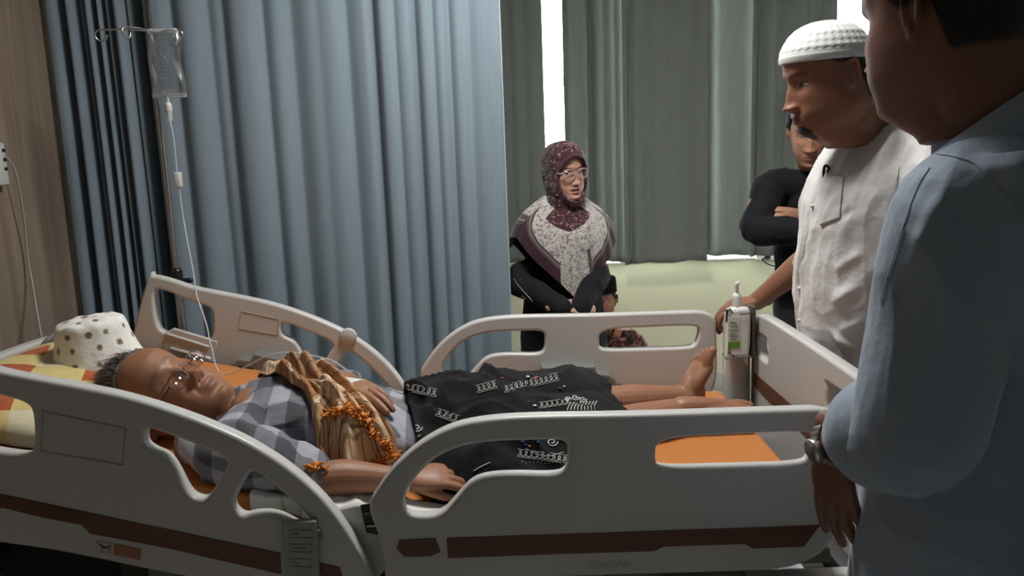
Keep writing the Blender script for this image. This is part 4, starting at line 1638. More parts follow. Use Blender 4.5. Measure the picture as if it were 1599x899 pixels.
em.flush('embroidery_fringe')
em.dot((824, 588), .006); em.flush('embroidery_dot')
em.dot((835, 633), .005); em.flush('embroidery_dot')
em.dot((881, 603), .004); em.flush('embroidery_dot')
rs = np.random.RandomState(5)
for k in range(10): em.dot((690 + rs.rand() * 20, 643 + rs.rand() * 10), .0015)
em.flush('embroidery_speckle')
for k in range(12): em.dot((815 + k * 6, 722 + rs.randn()), .0014)
em.flush('embroidery_speckle')
em.line([(820, 700), (850, 712), (880, 706)], .0009); em.flush('embroidery_stem'); em.line([(740, 735), (752, 728), (765, 722)], .0012); em.flush('embroidery_stem')
e2 = Emb(sar_bvh, mat('rust_thread', (.42, .09, .04), .8), sar)
for p, r in (((837, 589), .006), ((829, 684), .004), ((827, 696), .004), ((784, 590), .004), ((825, 627), .003)): e2.dot(p, r); e2.flush('flower_motif')
e2 = Emb(sar_bvh, mat('blue_thread', (.02, .035, .14), .8), sar)
for p, r in (((816, 689), .005), ((840, 690), .005), ((874, 606), .006), ((820, 694), .004), ((836, 686), .004)): e2.dot(p, r); e2.flush('flower_motif')

# wristband, bandage --------------------------------------------------------
M_gauze = mat('white_gauze', (.62, .62, .60), .85, bump=.4, bump_scale=120)
e = (WRn - ELn).normalized()
wb = MB().tube([WRn - e * .024, WRn + e * .004], .0300, 24, res=1, cap=False).build('wristband', M_gauze, patient, smooth=False)
e = hd.normalized()
bd = MB().tube([WRf - e * .01, WRf + e * .02, WRf + e * .05], [(.031, .023), (.035, .0215), (.0395, .0205)], 20, side=e.cross(Vector((.1, -.3, 1))), res=3).build('bandage', M_gauze, patient, smooth=True)

# shawl ---------------------------------------------------------------------
bpy.context.view_layer.update()
allv, allf = [], []
for o in (shirt,):
    n0 = len(allv)
    allv += [tuple(p) for p in getv(o.data)]
    allf += [tuple(i + n0 for i in pl.vertices) for pl in o.data.polygons]
n0 = len(allv)
allv += [tuple(p) for p in vv]; allf += [tuple(i + n0 for i in q) for q in ff]
under = BVHTree.FromPolygons(allv, allf)
NU, NV = 150, 170
tv = np.linspace(0, 1, NV)
left = np.array(catmull([(-.670, 2.06), (-.65, 1.97), (-.575, 1.86), (-.485, 1.78), (-.43, 1.665)], 20))
right = np.array(catmull([(-.50, 2.07), (-.49, 2.0), (-.455, 1.91), (-.37, 1.83), (-.275, 1.755), (-.225, 1.69)], 20))
def along(P, t_):
    s_ = np.linspace(0, 1, len(P))
    return np.stack([np.interp(t_, s_, P[:, 0]), np.interp(t_, s_, P[:, 1])], -1)
Lp, Rp = along(left, tv), along(right, tv)
G = np.zeros((NV, NU, 3))
for j in range(NV):
    for i in range(NU):
        t_ = i / (NU - 1)
        q = Lp[j] * (1 - t_) + Rp[j] * t_
        q = q + np.array([0, .012 * math.sin(t_ * 9 + 1)]) * tv[j]
        loc, n_, _, _ = under.ray_cast(Vector((q[0], q[1], 1.2)), Vector((0, 0, -1)))
        z = mz(q[0]) + .01
        if loc: z = max(z, loc.z)
        G[j, i] = (q[0], q[1], z)
Zs = G[:, :, 2].copy()
for _ in range(14):
    Zp = np.pad(Zs, 1, mode='edge')
    Zs = np.maximum(G[:, :, 2], (Zp[1:-1, 1:-1] * 2 + Zp[:-2, 1:-1] + Zp[2:, 1:-1] + Zp[1:-1, :-2] + Zp[1:-1, 2:]) / 6)
for _ in range(6):
    Zp = np.pad(Zs, 1, mode='edge')
    Zs = (Zp[1:-1, 1:-1] * 2 + Zp[:-2, 1:-1] + Zp[2:, 1:-1] + Zp[1:-1, :-2] + Zp[1:-1, 2:]) / 6
uu, vg = np.meshgrid(np.linspace(0, 1, NU), tv)
def r2(u0, v0, u1, v1, w_, h_):
    e = np.array([u1 - u0, v1 - v0]); tt = np.clip(((uu - u0) * e[0] + (vg - v0) * e[1]) / (e @ e), 0, 1)
    d = ((uu - u0 - tt * e[0]) ** 2 + (vg - v0 - tt * e[1]) ** 2)
    return h_ * np.exp(-d / w_ ** 2)
F = np.zeros_like(Zs) + .010
F += r2(.02, .02, .95, .14, .07, .030) + r2(.10, .30, .95, .34, .06, .024) + r2(0, .12, .3, .5, .06, .030)
F += r2(.02, .55, .55, .48, .06, .034) + r2(.5, .5, .35, .95, .06, .030) + r2(.05, .62, .02, 1, .06, .022) + r2(.75, .45, .8, .95, .06, .030)
F += r2(.2, .7, .6, .75, .05, .020) + r2(.95, .5, 1, 1, .04, .02)
P3 = np.stack([uu.ravel() * 1.8 + vg.ravel() * 1.2, vg.ravel() * 8 - uu.ravel() * 2, uu.ravel() * 0], 1)
F += .011 * (ridged(P3 + np.stack([vnoise(P3 * .8), vnoise(P3 * .8 + 5), P3[:, 2]], 1) * .9, 2).reshape(F.shape) + .3)
F = F * (.26 + .64 * sst(vg, .2, .6))
edge = np.minimum(np.minimum(uu, 1 - uu), np.minimum(vg, 1 - vg))
F = F * (.35 + .65 * sst(edge, 0, .08)) + .004
G[:, :, 2] = Zs + F
# let the steep near flank bulge towards the camera
G[:, :, 1] -= .02 * sst(vg, .5, 1) * (F / .03)
gv = G.reshape(-1, 3)
gf = [(j * NU + i, j * NU + i + 1, (j + 1) * NU + i + 1, (j + 1) * NU + i) for j in range(NV - 1) for i in range(NU - 1)]
t = fabric('tan_checked_shawl_cotton', (.5, .3, .15), soft=.3)
a = t.n('ShaderNodeAttribute', attribute_name='P'); sp = t.n('ShaderNodeSeparateXYZ'); t.l(a.outputs['Vector'], sp.inputs[0])
def strp(o, s, w, of=0.0): return t.math('LESS_THAN', t.math('FRACT', t.math('MULTIPLY_ADD', sp.outputs[o], 1 / s, of)), w)
c = (.68, .49, .30)
low = t.math('MULTIPLY', t.math('GREATER_THAN', sp.outputs[1], .285), t.math('LESS_THAN', sp.outputs[1], .47))
c = t.mix(t.math('MULTIPLY', low, .72), c, (.30, .115, .03))  # lower zone: cloth's other side, with its shadow put into the brown
c = t.mix(t.math('MULTIPLY', strp(0, .36, .22, .1), .55), c, (.42, .19, .06))
c = t.mix(t.math('MULTIPLY', strp(1, .026, .15), .8), c, (.16, .062, .025))
c = t.mix(t.math('MULTIPLY', strp(1, .026, .10, .72), .6), c, (.20, .08, .03))
c = t.mix(t.math('MULTIPLY', strp(0, .050, .11), .65), c, (.18, .07, .03))
c = t.mix(t.math('MULTIPLY', strp(1, .13, .10, .3), .7), c, (.74, .62, .47))
t.l(c, t.b.inputs['Base Color'])
shawl = MB().add(gv.tolist(), gf).build('shawl', t.m, smooth=True)
setvec(shawl.data, np.stack([uu.ravel() * .36, vg.ravel() * .55 + .12 * np.sin(uu.ravel() * 3), uu.ravel() * 0], 1))
sd_ = shawl.modifiers.new('t', 'SOLIDIFY'); sd_.thickness = .003; sd_.offset = 1
tag(shawl, 'crumpled tan and orange checked shawl with orange tassels over the lying person', 'shawl')
M_tassel = mat('orange_yarn', (.62, .22, .035), .85, bump=.6, bump_scale=400)
rs = random.Random(8)
sh_bvh = BVHTree.FromPolygons([tuple(p) for p in gv], gf)
for (ax, ay, bx, by, n, L) in [(512, 645, 552, 636, 34, .03), (552, 636, 572, 655, 20, .028), (572, 655, 600, 690, 26, .028), (600, 690, 606, 705, 12, .022),
                               (486, 728, 520, 722, 24, .03), (568, 735, 590, 722, 22, .028), (588, 722, 618, 708, 26, .026), (520, 640, 555, 645, 20, .03)]:
    mb = MB()
    for k in range(int(n * 1.9)):
        t_ = k / max(int(n * 1.9) - 1, 1)
        px, py = ax + (bx - ax) * t_ + rs.uniform(-2, 2), ay + (by - ay) * t_ + rs.uniform(-3, 3)
        h_ = hit(px, py, sh_bvh, .003)
        if h_ is None: h_ = hit(px, py, under, .004)
        if h_ is None: continue
        P = [h_]
        d = Vector((rs.uniform(-.4, 1), rs.uniform(-1, .2), -.15))
        for m_ in range(4):
            d = (d + Vector((rs.uniform(-1, 1), rs.uniform(-1, 1), rs.uniform(-.5, .6))) * .8).normalized()
            P.append(P[-1] + d * L * .68 / 4)
        mb.tube(P, [.0024, .0029, .0026, .0029, .002], 7, res=3)
    if mb.v: mb.build('tassel_fringe', M_tassel, shawl, smooth=True)
# ================================================================ things on and by the bed
def soft_pad(name, cx, cy, z, lx, ly, th, m, tilt, bulge=.9, rum=.004):
    n1, n2 = 60, 60
    v, f = [], []
    Mx = Matrix.Translation((cx, cy, z)) @ Matrix.Rotation(tilt, 4, 'Y')
    a = np.linspace(-1, 1, n1)
    for s in (1, -1):
        for i in range(n1):
            for j in range(n2):
                u, w = a[i], a[j]
                h = th / 2 * ((1 - abs(u) ** 5) * (1 - abs(w) ** 5)) ** .55
                px = u * lx / 2 * (1 - .04 * (1 - w * w)); py = w * ly / 2 * (1 - .04 * (1 - u * u))
                nz = noise.noise(Vector((u * 2.2, w * 2.6, s))) * rum * 2 + noise.noise(Vector((u * 6, w * 6, s * 3))) * rum
                v.append(tuple(Mx @ Vector((px, py, s * h + nz * (h / th * 2)))))
    N = n1 * n2
    for s in range(2):
        for i in range(n1 - 1):
            for j in range(n2 - 1):
                k = s * N + i * n2 + j
                q = (k, k + 1, k + n2 + 1, k + n2)
                f.append(q if s else q[::-1])
    o = MB().add(v, f).build(name, m, smooth=True)
    bm = bmesh.new(); bm.from_mesh(o.data)
    bmesh.ops.remove_doubles(bm, verts=bm.verts, dist=.0008)
    bmesh.ops.recalc_face_normals(bm, faces=bm.faces)
    bm.to_mesh(o.data); bm.free()
    return o


M_pil = plaid_mat('orange_yellow_patch_cotton', .230, .200, (.40, .085, .018), (.62, .50, .20), (.66, .60, .42), (.18, .36))
pil = soft_pad('pillow', -1.085, 1.905, mz(-1.085) + .040, .48, .63, .100, M_pil, HA)
vp = getv(pil.data)
setvec(pil.data, np.stack([vp[:, 0] + .35 * vp[:, 1], vp[:, 1] - .35 * vp[:, 0], vp[:, 2]], 1))
tag(pil, 'pillow in an orange, yellow and cream patchwork cover under the lying person\'s head', 'pillow')

# polka dot hat
hc = Vector((-1.082, 2.035, mz(-1.082) + .080))
prof = [(.0, .122), (.030, .1225), (.055, .120), (.072, .114), (.0785, .106), (.0815, .094), (.086, .070), (.092, .046), (.099, .022), (.1075, .002), (.1085, .0), (.106, .0015), (.097, .022), (.089, .046),
        (.083, .070), (.078, .094), (.070, .110), (.03, .117), (.0, .118)]
PR = catmull([np.array(p) for p in prof], 5)
nth = 200
v, f = [], []
tl = Matrix.Rotation(R(-4), 3, 'Y') @ Matrix.Rotation(R(3), 3, 'X')
for (r_, z_) in PR:
    for k in range(nth):
        a = 2 * math.pi * k / nth
        wv = 1 + .035 * math.sin(2 * a + .6) * (r_ / .1) + .018 * noise.noise(Vector((math.cos(a) * 3, math.sin(a) * 3, z_ * 30)))
        zz = z_ + .004 * math.sin(3 * a) * (1 - z_ / .12) - .006 * noise.noise(Vector((math.cos(a) * r_ * 30, math.sin(a) * r_ * 30, 2)))
        v.append(tuple(hc + tl @ Vector((max(r_, 0) * 1.02 * wv * math.cos(a), max(r_, 0) * wv * math.sin(a), zz))))
for j in range(len(PR) - 1):
    for k in range(nth):
        f.append((j * nth + k, j * nth + (k + 1) % nth, (j + 1) * nth + (k + 1) % nth, (j + 1) * nth + k))
M_hat = fabric('white_dotted_hat_cotton', (.7, .7, .66), attr='Col', soft=.5).m
hat = MB().add(v, f).build('bucket_hat', M_hat, smooth=True)
va = np.array(v)
rel = va - np.array(hc)
cen = []
rs = random.Random(12)
for (r_, z_, n_, o_) in ((.101, .020, 11, .1), (.089, .058, 10, .42), (.081, .092, 10, .0), (.052, .121, 7, .2), (.018, .123, 2, .9)):
    for k in range(n_):
        a = 2 * math.pi * (k + o_ + rs.uniform(-.12, .12)) / n_
        cen.append(tl @ Vector((r_ * 1.02 * math.cos(a), r_ * math.sin(a), z_)))
cen = np.array([tuple(c) for c in cen])
d = np.full(len(rel), 9.)
for i, c_ in enumerate(cen):
    d = np.minimum(d, np.linalg.norm(rel - c_, axis=1) / (.9 + .25 * ((i * 7) % 3) / 2))
mk = (1 - sst(d, .0068, .0082))[:, None]
setcol(hat.data, np.array([.82, .81, .77]) * (1 - mk) + np.array([.20, .155, .085]) * mk)
tag(hat, 'white cotton hat with gold polka dots resting on the patchwork pillow', 'hat')

# white cloth under the elbow at the near edge of the mattress
nx_, ny_ = 90, 50
v, f = [], []
for i in range(nx_):
    for j in range(ny_):
        x = -.56 + .40 * i / (nx_ - 1)
        t_ = j / (ny_ - 1)
        y = 1.66 - .085 * min(t_ / .8, 1) + .002 * math.sin(i * .4)
        drop = max(0, t_ - .8) * .16
        z = mz(x) + .006 - drop + .010 * max(0, noise.noise(Vector((x * 22, t_ * 3, 1)))) * (1 - t_ * .3) + .008 * math.exp(-((x + .36 - .03 * t_) / .012) ** 2)
        if t_ > .8: y -= (t_ - .8) * .005
        v.append((x, y, z))
for i in range(nx_ - 1):
    for j in range(ny_ - 1):
        f.append((i * ny_ + j, i * ny_ + j + 1, (i + 1) * ny_ + j + 1, (i + 1) * ny_ + j))
sh = MB().add(v, f).build('folded_cloth', fabric('white_leaf_print_cotton', (.7, .7, .68), attr='Col', soft=.4).m, smooth=True)
va = np.array(v)
g = (np.abs(vnoise(va * np.array([60, 60, 0]) + 3)) < .16) & (va[:, 0] < -.40) & (va[:, 0] > -.50)
setcol(sh.data, np.where(g[:, None], np.array([.42, .50, .22]), np.array([.70, .71, .68])))
s_ = sh.modifiers.new('t', 'SOLIDIFY'); s_.thickness = .003; s_.offset = 1
bake(sh); sh.data.polygons.foreach_set('use_smooth', [True] * len(sh.data.polygons))
tag(sh, 'white cloth with a small green leaf print on the near edge of the orange mattress', 'cloth')

# ---- drip stand
YS = 2.74
top, low = W(243, 47, YS), W(268, 425, YS)
sx = (top.x + low.x) / 2
stand = empty('drip_stand', (sx, YS, 0), 'steel drip stand with four looped hooks in front of the blue-grey curtain', 'drip stand')
MB().tube([(sx, YS, .07), (sx, YS, 1.05)], .0135, 16).build('pole', M_steel, stand, smooth=True)
MB().tube([(sx, YS, 1.0), (sx, YS, top.z)], .0085, 14).build('inner_pole', M_steel, stand, smooth=True)
MB().tube([(sx, YS, 1.02), (sx, YS, 1.08)], .019, 14).tube([(sx, YS, 1.05), (sx + .045, YS, 1.05)], .009, 10).build('height_knob', M_black, stand, smooth=True)
for (ex, ey) in ((-.135, -.06), (.095, -.02), (.03, .10), (-.035, -.10)):
    L = math.hypot(ex, ey); d = Vector((ex / L, ey / L, 0)); up = Vector((0, 0, 1)); b = Vector((sx, YS, top.z - .003))
    P = [b, b + d * L * .5 + up * .004, b + d * L]
    c = b + d * L - up * .017
    for k in range(1, 11):
        a = R(90 - k * 27)
        P.append(c + d * .017 * math.cos(a) + up * .017 * math.sin(a))
    MB().tube(P, .0028, 8, res=3).build('hook', M_steel, stand, smooth=True)
for k in range(5):
    a = 2 * math.pi * k / 5 + .3
    e_ = Vector((sx + .20 * math.cos(a), YS + .20 * math.sin(a), .065))
    lg = MB().tube([(sx, YS, .10), (sx + .1 * math.cos(a), YS + .1 * math.sin(a), .085), e_], .011, 10).build('foot_arm', M_steel, stand, smooth=True)
    MB().tube([(e_.x, e_.y - .009, .026), (e_.x, e_.y + .009, .026)], .025, 16).tube([(e_.x, e_.y, .03), (e_.x, e_.y, .065)], .006, 8).build('wheel', M_black, lg, smooth=True)
# bag
BX = sx + .052
bt = W(268, 46, YS - .03); bb = W(268, 150, YS - .03)
bag = empty('infusion_bag', (BX, YS - .03, bb.z), 'clear fluid bag with drip chamber and tube hanging from the drip stand', 'infusion bag')
M_clear = thin_clear('clear_bag_plastic', .26, (.93, .95, .97), .28)
MB_ = MB()
n1, n2 = 40, 26
v, f = [], []
zt, zb = bt.z, bb.z
for s in (1, -1):
    for i in range(n1):
        t_ = i / (n1 - 1); z = zb + (zt - zb) * t_
        hw = .054 - .006 * math.exp(-((t_ - 1) / .1) ** 2) + .004 * math.exp(-(t_ / .08) ** 2)
        for j in range(n2):
            u = -1 + 2 * j / (n2 - 1)
            th = .021 * max(0, (1 - u ** 4)) ** .6 * max(0, 1 - abs(2 * t_ - 1) ** 5) ** .6
            w_ = .0045 * noise.noise(Vector((u * 3, t_ * 6, s * 2.0)))
            v.append((BX + u * hw + .004 * math.sin(t_ * 9) , YS - .03 + s * (th + w_ * (th / .021)) + .0004 * s, z + .004 * math.sin(u * 4)))
N = n1 * n2
for s in range(2):
    for i in range(n1 - 1):
        for j in range(n2 - 1):
            k = s * N + i * n2 + j
            f.append((k, k + 1, k + n2 + 1, k + n2))
MB().add(v, f).build('bag', M_clear, bag, smooth=True)
M_milky = mat('milky_plastic', (.72, .75, .77), .3, alpha=.6)
MB().box((BX - .050, YS - .034, zt - .014), (BX + .046, YS - .026, zt + .004)).build('welded_seam', M_milky, bag, bevel=.003)
MB().box((BX - .056, YS - .034, zb - .006), (BX + .056, YS - .026, zb + .008)).build('welded_seam', M_milky, bag, bevel=.003)
M_print = mat('grey_bag_print', (.22, .24, .26), .6)
mb = MB()
for (u0, z0, u1, z1) in ((-.018, .78, .030, .79), (-.02, .70, .028, .70), (-.012, .42, .026, .43), (-.02, .36, .03, .365), (-.016, .30, .028, .30), (-.02, .24, .03, .245), (.0, .58, .016, .52), (.012, .64, .022, .60)):
    za, zc = zb + (zt - zb) * z0, zb + (zt - zb) * z1
    mb.tube([(BX + u0, YS - .0535, za), (BX + (u0 + u1) / 2, YS - .0545, (za + zc) / 2 + .003), (BX + u1, YS - .0535, zc)], .0012, 6, res=3)
mb.ellipsoid((BX + .005, YS - .054, zb + (zt - zb) * .56), .004)
mb.build('bag_print', M_print, bag, smooth=True)
port = W(263, 168, YS - .03)
MB().tube([(port.x, port.y, zb + .002), (port.x, port.y, zb - .022)], .006, 12).build('spike_port', M_milky, bag, smooth=True)
MB().tube([(port.x, port.y, zb - .020), (port.x, port.y, zb - .032), (port.x, port.y, zb - .075), (port.x, port.y, zb - .085)], [.006, .0105, .0095, .004], 14).build('drip_chamber', M_milky, bag, smooth=True)
MB().tube([(port.x, port.y, zb - .030), (port.x, port.y, zb - .045)], .0115, 14).build('chamber_collar', M_plast, bag, smooth=True)
M_tube = mat('clear_tube_plastic', (.72, .75, .76), .25, alpha=.55)
pts = [(port.x, port.y, zb - .08), W(271, 215, 2.70), W(278, 280, 2.69), W(288, 350, 2.66), W(302, 425, 2.56), W(307, 460, 2.47), W(322, 505, 2.42), W(330, 540, 2.36), W(350, 585, 2.25),
       (-.66, 2.17, mz(-.66) + .14), (-.52, 2.16, mz(-.52) + .150), (-.44, 2.04, .90)]
curve_tube('drip_tube', pts, .0022, M_tube, bag, res=5)
rc = W(279, 281, 2.69)
MB().box((rc.x - .010, 2.675, rc.z - .024), (rc.x + .010, 2.700, rc.z + .026)).build('roller_clamp', M_plast, bag, bevel=.003)

# ---- sanitizer bottle in its holder on the far foot corner
bc = W(1152, 516, 2.435)
bot = empty('sanitizer_bottle', (bc.x, 2.435, bc.z - .085), 'white hand sanitizer pump bottle with green label on the footboard corner', 'bottle')
M_bottle = mat('white_bottle_plastic', (.74, .74, .71), .3, coat=.3)
L = [(-.036, -.075), (-.026, -.084), (.022, -.084), (.036, -.070), (.037, .055), (.030, .074), (.012, .078), (-.004, .078), (-.030, .070), (-.037, .058)]
plate('bottle_body', [[(bc.x + a, bc.z + b) for a, b in L]], .040, .012, M_bottle, bot, fnt(2.435), 1)
MB().tube([(bc.x - .004, 2.435, bc.z + .075), (bc.x - .004, 2.435, bc.z + .108)], .0135, 20).build('pump_collar', M_bottle, bot, smooth=True)
MB().tube([(bc.x - .004, 2.435, bc.z + .10), (bc.x - .004, 2.435, bc.z + .118)], .007, 14).build('pump_stem', M_bottle, bot, smooth=True)
MB().tube([(bc.x - .003, 2.434, bc.z + .112), (bc.x - .007, 2.428, bc.z + .146), (bc.x - .004, 2.424, bc.z + .152)], [.004, .008, .0065], 12).build('pump_head', M_bottle, bot, smooth=True)
M_lab = mat('white_label_paper', (.60, .62, .56), .5); M_lgreen = mat('green_label_print', (.12, .28, .03), .5); M_lgrey = mat('grey_label_print', (.16, .20, .15), .5)
yl = 2.435 - .0212
lab = MB().box((bc.x - .036, yl, bc.z - .052), (bc.x + .002, yl + .0015, bc.z + .048)).build('label', M_lab, bot)
MB().box((bc.x - .0358, yl - .0006, bc.z - .051), (bc.x + .0018, yl + .0002, bc.z - .030)).build('label_band', M_lgreen, lab)
mb = MB()
for (a, b, c_, d_) in ((-.030, .034, -.010, .030), (-.028, .022, -.006, .020), (-.030, .008, -.004, .008), (-.030, -.004, -.010, -.004), (-.030, -.012, -.006, -.013), (-.030, -.021, -.012, -.021)):
    mb.tube([(bc.x + a, yl - .0006, bc.z + b), (bc.x + (a + c_) / 2, yl - .0006, bc.z + (b + d_) / 2 + .0015), (bc.x + c_, yl - .0006, bc.z + d_)], .0011, 6, res=3)
mb.build('label_print', M_lgrey, lab, smooth=True)
hold = empty('bottle_holder', (bc.x, 2.45, bc.z - .09), 'dark wire holder gripping the sanitizer bottle on the footboard corner', 'holder')
M_wire = mat('brown_grey_wire', (.10, .085, .075), .4, metal=.5)
for zz in (.062, -.078):
    P = [(bc.x - .040, 2.458, bc.z + zz), (bc.x - .041, 2.412, bc.z + zz - .004), (bc.x, 2.408, bc.z + zz - .004), (bc.x + .041, 2.412, bc.z + zz - .004), (bc.x + .042, 2.458, bc.z + zz), (bc.x - .040, 2.458, bc.z + zz)]
    if zz > 0: P = P[2:]
    MB().tube(P, .0016, 8).build('wire_ring', M_wire, hold, smooth=True)
MB().box((bc.x + .041, 2.42, bc.z - .086), (bc.x + .052, 2.466, bc.z + .078)).build('side_strap', M_wire, hold, bevel=.003)
MB().box((bc.x - .03, 2.458, bc.z - .07), (bc.x + .05, 2.470, bc.z + .06)).build('back_plate', M_wire, hold, bevel=.003)
# ================================================================ the visitors
def V(*a): return Vector(a)


def trousers_and_shoes(hip, f, m, parent, shoe_m, spread=.10, rad=.085, top=None, name='trousers', z_top=None):
    """standing legs down to the floor; f = facing direction (x, y)"""
    f = Vector((f[0], f[1], 0)).normalized(); r = f.cross(Vector((0, 0, 1)))
    mb = MB()
    hz = hip.z
    mb.tube([hip + V(0, 0, .06), hip, hip - V(0, 0, .12)], [(.165, .115), (.17, .12), (.155, .11)], 24, side=r, res=3)
    for s in (-1, 1):
        a = hip + r * s * spread * .8
        k = V(a.x, a.y, hz * .52) + f * .015 + r * s * .01
        e = V(a.x, a.y, .07) + r * s * .02
        mb.tube([a, k, e], [rad * 1.05, rad * .75, rad * .68], 18, res=5)
    me = fuse(mb, name, .009, 2)
    finish_cloth(me, .006, 7, stretch=(1, 1, .5))
    o = link(name, me, m, parent)
    for s in (-1, 1):
        a = hip + r * s * spread * .8 + r * s * .02
        b = V(a.x, a.y, .035)
        mb = MB().tube([b - f * .06 + V(0, 0, .005), b, b + f * .10 + V(0, 0, -.002), b + f * .17 + V(0, 0, -.008)], [(.036, .032), (.040, .034), (.046, .028), (.036, .020)], 18, side=r, res=4)
        mb.build('shoe', shoe_m, parent, smooth=True)
    return o


M_shoe = mat('black_shoe_leather', (.02, .018, .016), .4)
M_blackhair = mat('short_black_hair', (.012, .010, .009), .7, bump=.6, bump_scale=350)

# ---------------------------------------------------------------- man in the white skullcap
CS = 1.11
c_dir = Vector((-.965, -.04, -.235))
CM = head_matrix(W(1292, 119, 2.05), c_dir, (-.235, .0, 1), CS)
CP = dict(chin=1.0, hair_col=(.02, .017, .015), hairline=.075, sideburn=.022, nape=-.07, eyes=.5, beard=.7, fat=.9, jaw=1.08, nose=1.15, lip_col=(.20, .085, .07), gaze_z=-1, brow_amt=.9)
SK_C = (.250, .112, .066)
mb = MB()
add_head(mb, CM, CP)
nb = W(1390, 172, 2.11)
mb.tube([CM @ V(0, -.03, -.05), CM @ V(0, -.045, -.12), nb, nb + V(.02, 0, -.10)], [.066, .068, .075, .08], 20, res=4)
cb = W(1345, 440, 2.14); cc = W(1352, 300, 2.12)
mb.tube([nb + V(0, 0, -.04), cc, cb, V(cb.x + .05, cb.y, 1.0)], [(.14, .08), (.17, .11), (.17, .13), (.15, .11)], 24, side=(0, 1, 0), res=4)
# far (right) arm to the footboard corner
shR, elR, wrR = V(nb.x + .06, 2.32, 1.41), V(.975, 2.43, 1.135), Vector(W(1182, 470, 2.53))
mb.tube([nb + V(.02, .12, -.07), shR, shR.lerp(elR, .5), elR, elR.lerp(wrR, .4), elR.lerp(wrR, .8), wrR], [.06, .062, .053, .048, .044, .033, .030], 18, res=4)
hand_parts(mb, wrR, (-1, .10, -.16), (-.16, -.05, 1), side=-1, sc=1.05, curl=(.55, .62, .66, .7), thumb=(.75, .75, -.3), tcurl=.4)
# near (left) arm hanging, mostly behind the man in front
shL, elL, wrL = V(nb.x + .03, 1.90, 1.39), V(.97, 1.86, 1.12), V(.93, 1.86, .90)
mb.tube([nb + V(.02, -.12, -.07), shL, elL, wrL], [.06, .06, .047, .032], 18, res=5)
hand_parts(mb, wrL, (-.1, 0, -1), (0, -1, 0), side=1, sc=1.05, curl=.3)
me = fuse(mb, 'person', .0032, 2)
capman = body_obj('person', me, CM, 'standing heavy-set person in white skullcap and short-sleeved white shirt, hand on the footboard corner', SK_C, CP)
hair_shell('hair', CM, CP, M_blackhair, capman, thick=.0035, amp=.001, freq=110)
# skullcap
M_cap = fabric('white_knitted_cap', (.66, .68, .66), soft=.1, bump=.6, bump_scale=500).m
kc = W(1289, 97, 2.05)
v, f = [], []
nk_, nz_ = 220, 90
kt = Matrix.Rotation(R(-2), 3, 'Y')
for j in range(nz_ + 1):
    q = j / nz_
    if q < .88:
        t_ = q / .88
        z = .099 * math.sin(t_ * math.pi / 2) ** 1.0
        r_ = max(0, 1 - (z / .0992) ** 2.5) ** (1 / 2.2)
        inn = 0
    else:
        t_ = (q - .88) / .12
        continue
    for k in range(nk_):
        a = 2 * math.pi * k / nk_
        pat = .0007 * math.tanh(4 * math.sin(a * 17 + z * 190) * math.sin(a * 17 - z * 190)) if .024 < z < .082 else 0
        rim = .0016 * math.exp(-((z - .009) / .009) ** 6)
        bul = 1 + .03 * math.sin(min(1, z / .05) * math.pi)
        v.append(kc + kt @ V(((.109 * r_ * bul) + pat + rim) * math.cos(a), ((.094 * r_ * bul) + pat + rim) * math.sin(a), z))
m_ = len(v) // nk_
for j in range(m_ - 1):
    for k in range(nk_): f.append((j * nk_ + k, j * nk_ + (k + 1) % nk_, (j + 1) * nk_ + (k + 1) % nk_, (j + 1) * nk_ + k))
so_ = MB().add(v, f).build('skullcap', M_cap, capman, smooth=True)
s_ = so_.modifiers.new('t', 'SOLIDIFY'); s_.thickness = .003; s_.offset = -1
# the head fits inside the cap
for ob_ in (capman, bpy.data.objects['hair.001']):
    q = getv(ob_.data); d_ = q - np.array(kc)
    up_ = d_[:, 2] > .006
    e_ = ((d_[:, 0] / .100) ** 2 + (d_[:, 1] / .086) ** 2) ** 1.1 + np.abs(d_[:, 2] / .090) ** 2.5
    sc_ = np.where(up_ & (e_ > 1), e_ ** (-1 / 2.3), 1)
    ramp = sst(d_[:, 2], .004, .018)[:, None]
    near_ = (np.linalg.norm(d_, axis=1) < .25)[:, None]
    q = np.where(near_, np.array(kc) + d_ * (sc_[:, None] * ramp + (1 - ramp)), q)
    setv(ob_.data, q)

